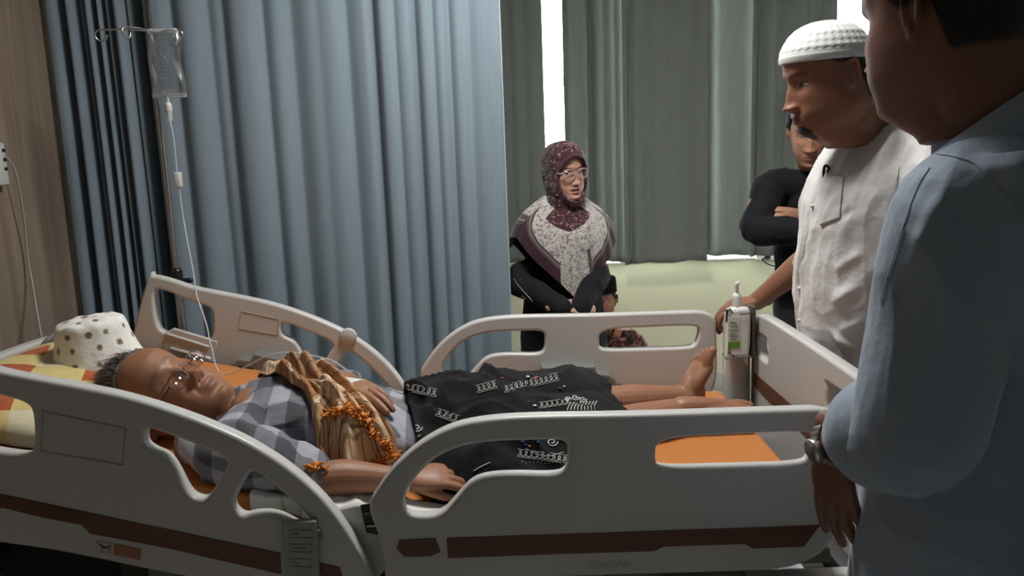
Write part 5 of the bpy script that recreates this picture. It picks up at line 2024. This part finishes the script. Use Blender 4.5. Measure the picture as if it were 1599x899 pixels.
# white shirt
mb = MB()
bz = [nb + V(-.005, 0, .015), nb + V(.015, 0, -.055), cc, W(1347, 380, 2.13), cb, W(1350, 520, 2.14), W(1356, 600, 2.14), V(.975, 2.14, .62)]
mb.tube(bz, [(.085, .070), (.185, .098), (.215, .142), (.215, .158), (.215, .170), (.21, .165), (.205, .160), (.205, .160)], 32, side=(0, 1, 0), res=4)
mb.tube([nb + V(.02, .10, -.07), shR, shR.lerp(elR, .55), shR.lerp(elR, .85)], [.075, .082, .082, .085], 20, res=4)
mb.tube([nb + V(.02, -.10, -.07), shL, shL.lerp(elL, .5), shL.lerp(elL, .9)], [.075, .085, .086, .092], 20, res=4)
me = fuse(mb, 'white_shirt', .0055, 3)
Yc = 1.955
finish_cloth(me, .0065, 8, stretch=(1, 1, .7), lines=[
    (W(1385, 165, 2.0), W(1335, 260, Yc), .012, .010), (W(1400, 190, 1.95), W(1352, 330, Yc), .014, .013), (W(1420, 230, 1.9), W(1370, 380, 1.95), .016, .014),
    (W(1372, 175, 2.0), W(1322, 290, Yc), .010, -.009), (W(1345, 395, 1.95), W(1270, 440, 2.0), .012, .009), (W(1375, 420, 1.95), W(1262, 500, 2.0), .016, .013),
    (W(1310, 520, 1.98), W(1390, 470, 1.95), .014, .013), (W(1250, 505, 2.02), W(1345, 545, 1.98), .012, .012), (W(1262, 530, 2.0), W(1300, 590, 2.0), .012, .011),
    (W(1340, 270, 1.95), W(1300, 350, 1.98), .010, .008), (W(1280, 350, 2.0), W(1330, 330, 1.96), .010, -.008), (W(1248, 400, 2.05), W(1240, 520, 2.05), .008, .006)])
M_wshirt = fabric('white_cotton_shirt', (.66, .655, .65), soft=.5).m
cshirt = link('white_shirt', me, M_wshirt, capman)
bpy.context.view_layer.update()
cs_bvh = BVHTree.FromPolygons([tuple(p) for p in getv(cshirt.data)], [tuple(pl.vertices) for pl in cshirt.data.polygons])
# collar, placket, buttons, pocket with a pen
def neck_collar(c, f_, r_, m, parent, rx, ry, front_drop, h=.040, gap=22, tilt=0):
    vc, fc = [], []
    nk = 64
    for k in range(nk):
        a = R(-180 + gap + k * (360 - 2 * gap) / (nk - 1))
        back = (1 + math.cos(a)) / 2
        d = -f_ * math.cos(a) * ry + r_ * math.sin(a) * rx
        dn_ = d.normalized()
        base = c + d + V(0, 0, -front_drop * (1 - back))
        vc += [base, base - dn_ * .004 + V(0, 0, h), base + dn_ * .006 + V(0, 0, h + .003), base + dn_ * .018 + V(0, 0, h * .35 - .008 * (1 - back)), base + dn_ * .026 + V(0, 0, -.008 - .022 * (1 - back) ** 3)]
    for k in range(nk - 1):
        for j in range(4):
            fc.append((k * 5 + j, k * 5 + j + 1, (k + 1) * 5 + j + 1, (k + 1) * 5 + j))
    o = MB().add(vc, fc).build('shirt_collar', m, parent, smooth=True)
    s_ = o.modifiers.new('t', 'SOLIDIFY'); s_.thickness = .003; s_.offset = 0
    return o


neck_collar(nb + V(-.022, 0, .006), V(-1, 0, 0), V(0, 1, 0), M_wshirt, cshirt, .090, .088, .060, .034, gap=16)
pl_pts = []
for (a, b) in ((1292, 260), (1275, 300), (1262, 345), (1252, 395), (1247, 440), (1246, 480), (1250, 520)):
    h_ = hit(a, b, cs_bvh, .0015)
    if h_: pl_pts.append(h_)
if len(pl_pts) > 2: MB().tube(pl_pts, [(.013, .002)] * len(pl_pts), 10, side=(.4, -1, 0), res=3).build('button_placket', M_wshirt, cshirt, smooth=True)
for (a, b) in ((1270, 322), (1255, 380), (1249, 450), (1249, 500)):
    h_ = hit(a, b, cs_bvh, .003)
    if h_: MB().ellipsoid(h_, .0055, None, 10).build('button', M_plast, cshirt, smooth=True)
def patch(name, corners, bvh, m, parent, lift=.004, n=24, thick=.002, sag=0):
    """cloth patch laid on a surface between four picture corners"""
    c = [np.array(q, float) for q in corners]
    v, ok = [], True
    for i in range(n):
        for j in range(n):
            s_, t_ = i / (n - 1), j / (n - 1)
            p = (c[0] * (1 - s_) + c[1] * s_) * (1 - t_) + (c[3] * (1 - s_) + c[2] * s_) * t_
            h_ = hit(p[0], p[1], bvh, lift + sag * (math.sin(math.pi * s_) * math.exp(-t_ * 6)))
            if h_ is None: h_ = v[-1] if v else Vector(W(p[0], p[1], 2))
            v.append(h_)
    f = [(i * n + j, i * n + j + 1, (i + 1) * n + j + 1, (i + 1) * n + j) for i in range(n - 1) for j in range(n - 1)]
    o = MB().add(v, f).build(name, m, parent, smooth=True)
    s_ = o.modifiers.new('t', 'SOLIDIFY'); s_.thickness = thick; s_.offset = 0
    return o
patch('chest_pocket', [(1282, 272), (1318, 277), (1312, 340), (1282, 352)], cs_bvh, M_wshirt, cshirt, .003, sag=.003)
p0 = hit(1290, 272, cs_bvh, .008)
if p0:
    MB().tube([p0 + V(.0, -.002, -.02), p0 + V(0, -.003, .012), p0 + V(.006, -.003, .018), p0 + V(.014, -.003, .010), p0 + V(.008, -.003, .004), p0 + V(.022, -.003, .008)], .0038, 10, res=3).build('pen_clip', M_black, cshirt, smooth=True)
    MB().tube([p0 + V(.016, -.004, -.002), p0 + V(.034, -.004, .0)], .0035, 8).build('pen', M_black, cshirt, smooth=True)
M_greytr = fabric('light_grey_trouser_cotton', (.36, .37, .35), soft=.6).m
trousers_and_shoes(V(1.01, 2.14, .78), (-1, 0), M_greytr, capman, M_shoe, spread=.12, rad=.095)

# ---------------------------------------------------------------- man in black, arms folded
BP = dict(hair_col=(.015, .012, .01), hairline=.072, sideburn=.0, nape=-.08, eyes=.35, fat=.3, nose=1.0, gaze_z=-1, lip_col=(.30, .11, .085), beard=.12)
bd_ = Vector((-.40, -.90, -.32))
BM = head_matrix(W(1268, 203, 2.95), bd_, (-.12, -.25, 1), 1.0)
SK_B = (.400, .205, .130)
mb = MB()
add_head(mb, BM, BP)
bn = W(1285, 262, 3.0)
mb.tube([BM @ V(0, -.03, -.06), BM @ V(0, -.04, -.12), bn, bn - V(0, 0, .1)], [.055, .055, .06, .07], 18, res=4)
fb_ = Vector((-.45, -.89, 0)).normalized(); rb_ = fb_.cross(V(0, 0, 1))
bc_ = V(bn.x, bn.y + .01, 1.10)
mb.tube([bn - V(0, 0, .05), bc_ + V(0, 0, .1), bc_, V(bc_.x, bc_.y, .92)], [(.12, .07), (.14, .09), (.14, .09), (.13, .09)], 20, side=rb_, res=3)
shl = bn - V(0, 0, .085)
sA, sB = shl - rb_ * .185, shl + rb_ * .185
sA = Vector(W(1212, 282, 3.0)) + V(0, .02, -.02)
eA = Vector(W(1180, 352, 2.93)) + V(0, 0, -.015)
hA = Vector(W(1262, 362, 2.80))
eB = V(1.34, 2.95, 1.14); hB = Vector(W(1258, 338, 2.90))
mb.tube([shl, sA, eA, hA], [.05, .048, .04, .028], 16, res=5)
mb.tube([shl, sB, eB, hB], [.05, .048, .04, .028], 16, res=5)
hand_parts(mb, hB, (-1, .05, -.05), (0, -1, .1), side=1, sc=.85, curl=.35, thumb=(.3, .95, -.1))
hand_parts(mb, hA, (1, .2, .1), (0, -1, 0), side=-1, sc=.85, curl=.35)
me = fuse(mb, 'person', .0035, 2)
blackman = body_obj('person', me, BM, 'person in a black shirt with folded arms standing behind the one in the white skullcap', SK_B, BP)
hair_shell('hair', BM, BP, M_blackhair, blackman, thick=.007, amp=.002, freq=90)
mb = MB()
mb.tube([bn - V(0, 0, -.005), bn - V(0, 0, .055), bc_ + V(0, 0, .12), bc_, V(bc_.x, bc_.y, .95), V(bc_.x, bc_.y, .86)], [(.072, .062), (.165, .085), (.18, .115), (.168, .115), (.16, .115), (.165, .12)], 28, side=rb_, res=4)
mb.tube([shl, sA, sA.lerp(eA, .5), eA, eA.lerp(hA, .5), hA], [.06, .066, .060, .056, .052, .042], 18, res=4)
mb.tube([shl, sB, eB, eB.lerp(hB, .9)], [.06, .066, .055, .044], 18, res=4)
me = fuse(mb, 'black_shirt', .006, 3)
finish_cloth(me, .005, 9)
M_bshirt = fabric('black_cotton_shirt', (.010, .011, .014), sheen=.05, soft=.4).m
bsh = link('black_shirt', me, M_bshirt, blackman)
P = [bn + fb_ * .055 - rb_ * .06 + V(0, 0, .01), bn + fb_ * .085 + V(0, 0, -.035), bn + fb_ * .055 + rb_ * .06 + V(0, 0, .01)]
MB().tube(P, [(.006, .018)] * 3, 10, side=fb_, res=4).build('collar', M_bshirt, bsh, smooth=True)
trousers_and_shoes(V(bc_.x, bc_.y, .86), (-.45, -.89), fabric('dark_grey_trouser_cotton', (.022, .023, .026)).m, blackman, M_shoe)

# ---------------------------------------------------------------- woman in the patterned headscarf
WP = dict(eyes=.85, fat=.9, nose=.62, open=.9, gaze=.3, jaw=.98, lip_col=(.26, .06, .06), brow_amt=.8, hairline=.3, sideburn=.3, nape=.3)
wd = Vector((.40, -.91, -.06))
WM = head_matrix(W(883, 268, 3.27), wd, (-.04, -.05, 1), .91)
SK_W = (.520, .300, .215)
wo = WM.translation
wf = Vector((.22, -.975, 0)).normalized(); wr_ = wf.cross(V(0, 0, 1))
wn = V(wo.x - .012, wo.y + .045, wo.z - .180)
mb = MB()
add_head(mb, WM, WP, ears=False)
mb.tube([WM @ V(0, -.03, -.06), wn, wn - V(0, 0, .1)], [.05, .055, .07], 18, res=4)
wc = V(wn.x - .01, wn.y, .95)
mb.tube([wn - V(0, 0, .06), V(wc.x, wc.y, 1.08), wc], [(.10, .06), (.13, .08), (.12, .08)], 20, side=wr_, res=3)
sL = wn - wr_ * .150 - V(0, 0, .105); sR = wn + wr_ * .150 - V(0, 0, .105)
eL = Vector(W(808, 435, 3.26)); eR = Vector(W(934, 425, 3.24))
hL = Vector(W(878, 482, 3.05)); hR = Vector(W(905, 483, 3.07))
mb.tube([wn - V(0, 0, .08), sL, eL, hL], [.045, .042, .036, .024], 16, res=5)
mb.tube([wn - V(0, 0, .08), sR, eR, hR], [.045, .042, .036, .024], 16, res=5)
hand_parts(mb, Vector(W(868, 478, 3.07)), (1, -.12, -.05), (.1, -.55, .9), side=-1, sc=.88, curl=.35, thumb=(.5, .85, -.1))
hand_parts(mb, Vector(W(914, 484, 3.08)), (-1, -.05, -.15), (0, -.7, .6), side=1, sc=.85, curl=.4)
me = fuse(mb, 'person', .0030, 2)
woman = body_obj('person', me, WM, 'person in a maroon and white patterned headscarf, glasses and black robe by the window', SK_W, WP)
glasses('glasses', WM, woman, mat('pinkish_clear_frame', (.42, .30, .28), .3, coat=.5), w=.026, h=.021, r=.0021, dz=-.003, dy=.004, lens=M_lens, shape=2.8)
mb = MB()
mb.tube([wn, wn - V(0, 0, .07), V(wc.x, wc.y, 1.06), wc, V(wc.x, wc.y, .75), V(wc.x, wc.y, .35), V(wc.x, wc.y, .06)],
        [(.07, .06), (.150, .082), (.155, .108), (.150, .112), (.175, .135), (.20, .16), (.22, .18)], 28, side=wr_, res=4)
mb.tube([wn - V(0, 0, .08), sL, sL.lerp(eL, .5), eL, eL.lerp(hL, .5), hL], [.055, .058, .053, .052, .047, .037], 18, res=4)
mb.tube([wn - V(0, 0, .08), sR, sR.lerp(eR, .5), eR, eR.lerp(hR, .5), hR], [.055, .058, .053, .052, .047, .037], 18, res=4)
me = fuse(mb, 'robe', .006, 3)
finish_cloth(me, .007, 6, stretch=(1, 1, .5))
robe = link('black_robe', me, fabric('black_robe_cloth', (.010, .010, .013), sheen=.05).m, woman)
rb_bvh = BVHTree.FromPolygons([tuple(p) for p in getv(robe.data)], [tuple(pl.vertices) for pl in robe.data.polygons])
em = Emb(rb_bvh, mat('grey_sequin_thread', (.25, .25, .27), .4, metal=.3), robe)
em.line([(797, 355), (797, 400), (803, 435), (818, 455), (832, 470)], .0018); em.flush('sleeve_trim')
for k in range(14):
    em.dot((798 + max(0, k - 5) * 3.6, 372 + k * 7), .0022)
em.flush('sleeve_beads')

# headscarf: head part
def offh(V_):
    x, y, z = V_.T
    d = (x / .0565) ** 2 + ((z + .022) / np.where(z > -.022, .083, .094)) ** 2
    face = (y > 0.0) * (1 - sst(d, .92, 1.12))
    roll = .004 * np.exp(-((d - 1.22) / .16) ** 2) * (y > 0)
    w_ = .0025 * ridged(V_ * np.array([14, 30, 30]), 2)
    back = .010 * sst(-y, 0, .08) * sst(z, -.12, .02)
    return (1 - face) * (.0135 + roll + w_ + back) - face * .012
v, f = head_grid(WP, features=False, off=offh, nt=240, nz=220, zlow=-.155)
vn = np.array(v)
Lh = vn.copy()
def scarf_dark(Pw, sd=0):
    """maroon ground with small pinkish flowers"""
    n1 = vnoise(Pw * 170 + sd); n2 = vnoise(Pw * 95 + 7 + sd)
    c = np.tile(np.array([.055, .018, .024]), (len(Pw), 1))
    c = np.where((n1 > .42)[:, None], np.array([.30, .17, .18]), c)
    c = np.where((n2 < -.55)[:, None], np.array([.02, .008, .012]), c)
    return c
def scarf_light(Pw):
    n1 = vnoise(Pw * 105 + 2); n2 = vnoise(Pw * 190 + 5)
    c = np.tile(np.array([.52, .49, .46]), (len(Pw), 1))
    c = np.where((np.abs(n1) < .13)[:, None], np.array([.20, .175, .16]), c)
    c = np.where((n2 > .5)[:, None], np.array([.30, .25, .24]), c)
    return c
hv = [WM @ Vector(q) for q in v]
hw = np.array([tuple(q) for q in hv])
hcol = scarf_dark(hw)
band = (Lh[:, 2] > .035) & (Lh[:, 1] > .045)
hcol = np.where((band & ((Lh[:, 0] / .0565) ** 2 + ((Lh[:, 2] + .022) / .083) ** 2 < 1.9))[:, None], np.array([.060, .022, .030]), hcol)
M_scarf = fabric('printed_headscarf', (.1, .03, .04), attr='Col', sheen=.3, soft=.2).m
hs_ = MB().add(hv, f).build('headscarf', M_scarf, woman, smooth=True)
setcol(hs_.data, hcol)
# headscarf: the dark part falling from the chin to the chest
vt, ft = tube([WM @ V(0, -.015, -.03), WM @ V(0, -.005, -.09), wn + wf * .012 + V(0, 0, .035), wn + wf * .030 - V(0, 0, .02), wn + wf * .055 - V(0, 0, .075), wn + wf * .085 - V(0, 0, .115)],
              [(.062, .070), (.070, .078), (.085, .080), (.092, .080), (.070, .055), (.020, .02)], 200, wr_, 26)
vt = [Vector(q) for q in vt]
at = np.array([tuple(q) for q in vt])
at = at + .004 * ridged(at * np.array([45, 45, 12]), 2)[:, None] * np.array([.5, -1, 0])
nd_ = MB().add(at.tolist(), ft).build('headscarf_front', M_scarf, hs_, smooth=True)
setcol(nd_.data, scarf_dark(at))
# headscarf: cape over neck, shoulders and chest
na, nt_ = 420, 190
v, f, colr = [], [], []
cy_ = wn
for j in range(nt_):
    t_ = j / (nt_ - 1)
    for i in range(na):
        a = 2 * math.pi * i / na          # 0 = front, towards +right
        sa, ca = math.sin(a), math.cos(a)
        am = a if a < math.pi else a - 2 * math.pi
        # hem height
        front = max(0, 1 - abs(am + .02) / 1.3) ** 1.15
        zt = cy_.z + .085 - .060 * max(0, ca)
        zh = 1.135 - .285 * front
        if ca < -.2: zh -= .05
        z = zt + (zh - zt) * t_
        drop = zt - z
        # radial profile: neck -> shoulder shelf -> hanging
        k = 1 - math.exp(-drop / .045)
        rx = .070 + .150 * (k ** 1.15) + .012 * t_
        ry = .072 + (.070 * k if ca > 0 else .075 * k)
        w_ = .006 * math.sin(am * 11 + 3 * t_) * t_ + .004 * math.sin(am * 23 + 1)
        fr = math.exp(-(am / .4) ** 2) * min(1, drop / .10)
        p = cy_ + wr_ * (rx * sa) + wf * ((ry + w_ + .014 * fr) * ca + (.012 if ca > 0 else 0))
        # shoulders fall away outward
        p.z = z - .035 * abs(sa) ** 2 * k
        v.append(tuple(p))
        colr.append((am, t_, drop, zh))
for j in range(nt_ - 1):
    for i in range(na):
        i2 = (i + 1) % na
        f.append((j * na + i, (j + 1) * na + i, (j + 1) * na + i2, j * na + i2))
va = np.array(v); ca_ = np.array(colr)
am, tt, drop, zh = ca_.T
c = scarf_light(va)
edge = (1 - tt) * (cy_.z + .06 - zh) * np.where(np.abs(am) < 1.3, .72, 1)       # metres above the hem
frontz = np.abs(am + .02) < .30
dk = scarf_dark(va, 3)
gy = np.tile(np.array([.085, .065, .065]), (len(va), 1))
isb = (edge < .042)
c = np.where((isb & ~frontz)[:, None], np.array([.045, .016, .024]), c)
c = np.where(((edge >= .042) & (edge < .066) & ~frontz)[:, None], gy, c)
c = np.where(((edge >= .052) & (edge < .055) & ~frontz)[:, None], np.array([.3, .27, .25]), c)
# a grey band runs down the left side of the hanging front tail
c = np.where(((np.abs(am + .30 - (1 - tt) * .10) < .035) & (drop > .15))[:, None], gy, c)
# maroon bib below the chin, pointed in front
bib = (np.abs(am) < .75) & (drop < .080 - .07 * np.abs(am - .1))
c = np.where(bib[:, None], dk, c)
cape = MB().add(v, f).build('headscarf_drape', M_scarf, hs_, smooth=True)
setcol(cape.data, c)
s_ = cape.modifiers.new('t', 'SOLIDIFY'); s_.thickness = .003; s_.offset = 1

# ---------------------------------------------------------------- seated boy, mostly hidden
YP = dict(hair_col=(.015, .012, .01), hairline=.060, sideburn=.0, nape=-.07, eyes=.9, fat=.3, nose=.9, gaze=.8)
YM = head_matrix(W(939, 467, 4.12), (-.28, -.95, 0), (0, 0, 1), .92)
SK_Y = (.36, .17, .10)
yo = YM.translation
mb = MB()
add_head(mb, YM, YP)
yn = V(yo.x + .02, yo.y + .03, yo.z - .17)
mb.tube([YM @ V(0, -.03, -.06), yn, yn - V(0, 0, .08)], [.05, .05, .06], 16, res=4)
mb.tube([yn - V(0, 0, .04), V(yn.x + .02, yn.y, .35), V(yn.x + .02, yn.y, .10)], [(.11, .06), (.14, .09), (.15, .11)], 20, side=(1, 0, 0), res=3)
for s in (-1, 1):
    S = yn + V(s * .15, 0, -.07)
    mb.tube([yn - V(0, 0, .06), S, S + V(s * .06, -.04, -.22), V(yn.x + s * .06, yn.y - .26, .22)], [.045, .045, .038, .026], 14, res=5)
    hand_parts(mb, V(yn.x + s * .05, yn.y - .27, .215), (-s * .5, -1, -.3), (0, -.2, 1), side=s, sc=.85, curl=.35)
    mb.tube([V(yn.x + s * .08, yn.y, .10), V(yn.x + s * .30, yn.y - .20, .10), V(yn.x - s * .02, yn.y - .34, .06), V(yn.x - s * .10, yn.y - .34, .05)], [.085, .065, .045, .035], 16, res=5)
me = fuse(mb, 'person', .0045, 2)
boy = body_obj('person', me, YM, 'young person in a black cap peeking over the far bed rail beside the headscarf wearer', SK_Y, YP)
hair_shell('hair', YM, YP, M_blackhair, boy, thick=.004, amp=.001)
# black velvet cap: oval with straight sides
v, f = [], []
pr = [(0, .128), (.55, .130), (.86, .129), (.95, .124), (.985, .115), (1.02, .085), (1.045, .048), (1.05, .046), (1.0, .046), (.97, .08), (.9, .118), (0, .122)]
n = 48
for (r_, z_) in catmull([np.array(p) for p in pr], 3):
    for k in range(n):
        a = 2 * math.pi * k / n
        v.append(YM @ V(.083 * max(r_, .0) * math.sin(a), -.008 + .106 * max(r_, 0) * math.cos(a), z_))
m_ = len(v) // n
for j in range(m_ - 1):
    for k in range(n): f.append((j * n + k, j * n + (k + 1) % n, (j + 1) * n + (k + 1) % n, (j + 1) * n + k))
MB().add(v, f).build('black_cap', mat('black_velvet', (.006, .006, .007), .95, spec=.1), boy, smooth=True)
mb = MB()
mb.tube([yn + V(0, 0, -.01), yn - V(0, 0, .05), V(yn.x + .02, yn.y, .38), V(yn.x + .02, yn.y, .20)], [(.065, .06), (.155, .085), (.17, .11), (.165, .12)], 24, side=(1, 0, 0), res=4)
for s in (-1, 1):
    S = yn + V(s * .15, 0, -.075)
    mb.tube([yn - V(0, 0, .07), S, S + V(s * .06, -.04, -.22), V(yn.x + s * .08, yn.y - .20, .24)], [.055, .062, .055, .045], 16, res=5)
me = fuse(mb, 'batik_shirt', .008, 2)
finish_cloth(me, .005, 9)
vv_ = getv(me)
n1, n2 = vnoise(vv_ * 60), vnoise(vv_ * 34 + 9)
c = np.tile(np.array([.05, .016, .012]), (len(vv_), 1))
c = np.where((np.abs(n1) < .15)[:, None], np.array([.30, .14, .09]), c)
c = np.where((n2 > .45)[:, None], np.array([.012, .008, .008]), c)
setcol(me, c)
link('batik_shirt', me, fabric('brown_batik_cloth', (.1, .03, .02), attr='Col').m, boy)
mb = MB()
for s in (-1, 1):
    mb.tube([V(yn.x + s * .06, yn.y, .12), V(yn.x + s * .30, yn.y - .20, .115), V(yn.x - s * .0, yn.y - .34, .075)], [.11, .085, .062], 16, res=5)
me = fuse(mb, 'dark_trousers', .010, 2)
link('dark_trousers', me, fabric('black_trouser_cloth', (.015, .015, .018)).m, boy)

# ---------------------------------------------------------------- man in front, back turned three-quarters
NP = dict(hair_col=(.012, .010, .009), hairline=.068, sideburn=-.005, nape=-.065, eyes=.5, fat=.5, jaw=1.04, nose=.9, beard=.15)
nf = Vector((-.80, .60, 0)).normalized()
hf_ = Vector((-math.sin(R(28)), math.cos(R(28)), 0))
nd = Vector((hf_.x, hf_.y, -.16))
NM = head_matrix((.586, 1.110, 1.615), nd, (hf_.x * .16, hf_.y * .16, 1), 1.10)
SK_N = (.215, .098, .060)
nr = nf.cross(V(0, 0, 1))             # his right
nbk = V(.668, 1.062, 1.445)
mb = MB()
add_head(mb, NM, NP)
mb.tube([NM @ V(0, -.03, -.04), NM @ V(0, -.045, -.12), nbk, nbk - V(0, 0, .1)], [.064, .066, .075, .085], 22, res=4)
ncn = V(.715, 1.14, 1.15)
mb.tube([nbk - V(0, 0, .05), ncn + V(0, 0, .12), ncn, V(.73, 1.12, .90)], [(.14, .08), (.16, .11), (.15, .11), (.15, .11)], 24, side=nr, res=4)
sNl = V(.555, .985, 1.335); sNr = V(.90, 1.24, 1.335)
eNl = V(.512, .985, 1.078); wNl = V(.484, 1.165, .992)
mb.tube([nbk - nr * .08 - V(0, 0, .07), sNl, sNl.lerp(eNl, .5), eNl, eNl.lerp(wNl, .4), wNl], [.06, .062, .052, .046, .043, .030], 20, res=5)
hand_parts(mb, wNl, (.12, .10, -.98), (-.9, -.4, -.1), side=1, sc=1.08, curl=(.10, .13, .16, .2), thumb=(.35, .95, -.2), tcurl=.3)
eNr = V(.92, 1.36, 1.09); wNr = V(.72, 1.42, .98)
mb.tube([nbk + nr * .08 - V(0, 0, .07), sNr, eNr, wNr], [.06, .06, .046, .030], 18, res=5)
hand_parts(mb, wNr, (-.9, -.1, -.35), (0, .8, .5), side=1, sc=1.05, curl=.4)
me = fuse(mb, 'person', .0032, 2)
nearman = body_obj('person', me, NM, 'large person in front at the right, back half turned, light blue shirt with rolled sleeve', SK_N, NP)
hair_shell('hair', NM, NP, M_blackhair, nearman, thick=.006, amp=.0015, freq=100)
mb = MB()
mb.tube([V(.640, 1.062, 1.468), V(.645, 1.062, 1.448), nbk - V(0, 0, .03), nbk - V(0, 0, .10), ncn + V(0, 0, .06), ncn - V(.012, 0, .10), V(.706, 1.130, .90), V(.700, 1.130, .74)],
        [(.066, .064), (.092, .080), (.155, .095), (.205, .120), (.205, .142), (.205, .158), (.222, .172), (.232, .180)], 36, side=nr, res=4)
cuff0 = eNl.lerp(wNl, .30)
mb.tube([nbk - nr * .09 - V(0, 0, .06), sNl + V(0, 0, .0), sNl.lerp(eNl, .5), eNl + V(0, 0, -.005), cuff0], [.075, .083, .081, .082, (.074, .066)], 24, res=5)
mb.tube([nbk + nr * .09 - V(0, 0, .06), sNr, sNr.lerp(eNr, .5), eNr, eNr.lerp(wNr, .4)], [.075, .083, .078, .074, .066], 22, res=5)
me = fuse(mb, 'light_blue_shirt', .005, 3)
finish_cloth(me, .0055, 6, stretch=(1, 1, .6), lines=[
    (W(1470, 300, .93), W(1400, 450, .92), .010, .008), (W(1430, 420, .9), W(1360, 600, .92), .012, .010), (W(1460, 480, .9), W(1400, 640, .9), .014, -.010),
    (W(1390, 560, .91), W(1350, 690, .93), .012, .012), (W(1500, 230, .98), W(1570, 330, .95), .014, .008), (W(1440, 560, .9), W(1420, 660, .9), .014, .010)])
t = fabric('light_blue_shirt_cotton', (.30, .37, .47), soft=.35)
nshirt = link('light_blue_shirt', me, t.m, nearman)
M_bl = t.m
# rolled cuff
e = (wNl - eNl).normalized()
MB().tube([cuff0 - e * .022, cuff0, cuff0 + e * .030, cuff0 + e * .034], [.078, .080, .074, .066], 28, res=3).build('rolled_cuff', M_bl, nshirt, smooth=True)
neck_collar(V(.638, 1.056, 1.500), nf, nr, M_bl, nshirt, .086, .088, .140, .038)
bvn = BVHTree.FromPolygons([tuple(p) for p in getv(nshirt.data)], [tuple(pl.vertices) for pl in nshirt.data.polygons])
em = Emb(bvn, mat('pale_blue_seam', (.42, .48, .56), .8), nshirt)
em.line([(1452, 262), (1430, 300), (1400, 390), (1375, 470)], .0007, 6); em.flush('shoulder_seam')
em.line([(1460, 240), (1495, 246), (1530, 262), (1590, 330)], .0007, 6); em.flush('yoke_seam')
# wristwatch
wt = wNl.lerp(eNl, .06)
sd = (wNl - eNl).normalized()
watch = empty('wristwatch', wt, None, None)
watch.parent = nearman
watch.matrix_parent_inverse = wm(nearman).inverted()
mb = MB()
rx_ = .036
uu_ = sd.cross(V(0, 0, 1)).normalized(); ww_ = sd.cross(uu_).normalized()
for k in range(26):
    a = 2 * math.pi * k / 26
    d = uu_ * math.cos(a) + ww_ * math.sin(a)
    tg = -uu_ * math.sin(a) + ww_ * math.cos(a)
    c_ = wt + d * rx_
    Mx = Matrix(((tg.x, sd.x, d.x, c_.x), (tg.y, sd.y, d.y, c_.y), (tg.z, sd.z, d.z, c_.z), (0, 0, 0, 1)))
    mb.box((-.0036, -.009, -.0015), (.0036, .009, .0018), M=Mx)
mb.build('watch_strap', M_steel, watch, bevel=.0006)
dd = (uu_ * (-.9 if uu_.x > 0 else .9) + ww_ * .2).normalized()
if dd.x > 0: dd = -dd
MB().tube([wt + dd * .034, wt + dd * .044, wt + dd * .046], [.0180, .0180, .0165], 28, cap=False).build('watch_case', M_steel, watch, smooth=True)
trousers_and_shoes(V(.735, 1.125, .78), (nf.x, nf.y), fabric('dark_trouser_cloth', (.03, .03, .035)).m, nearman, M_shoe, spread=.11, rad=.095)
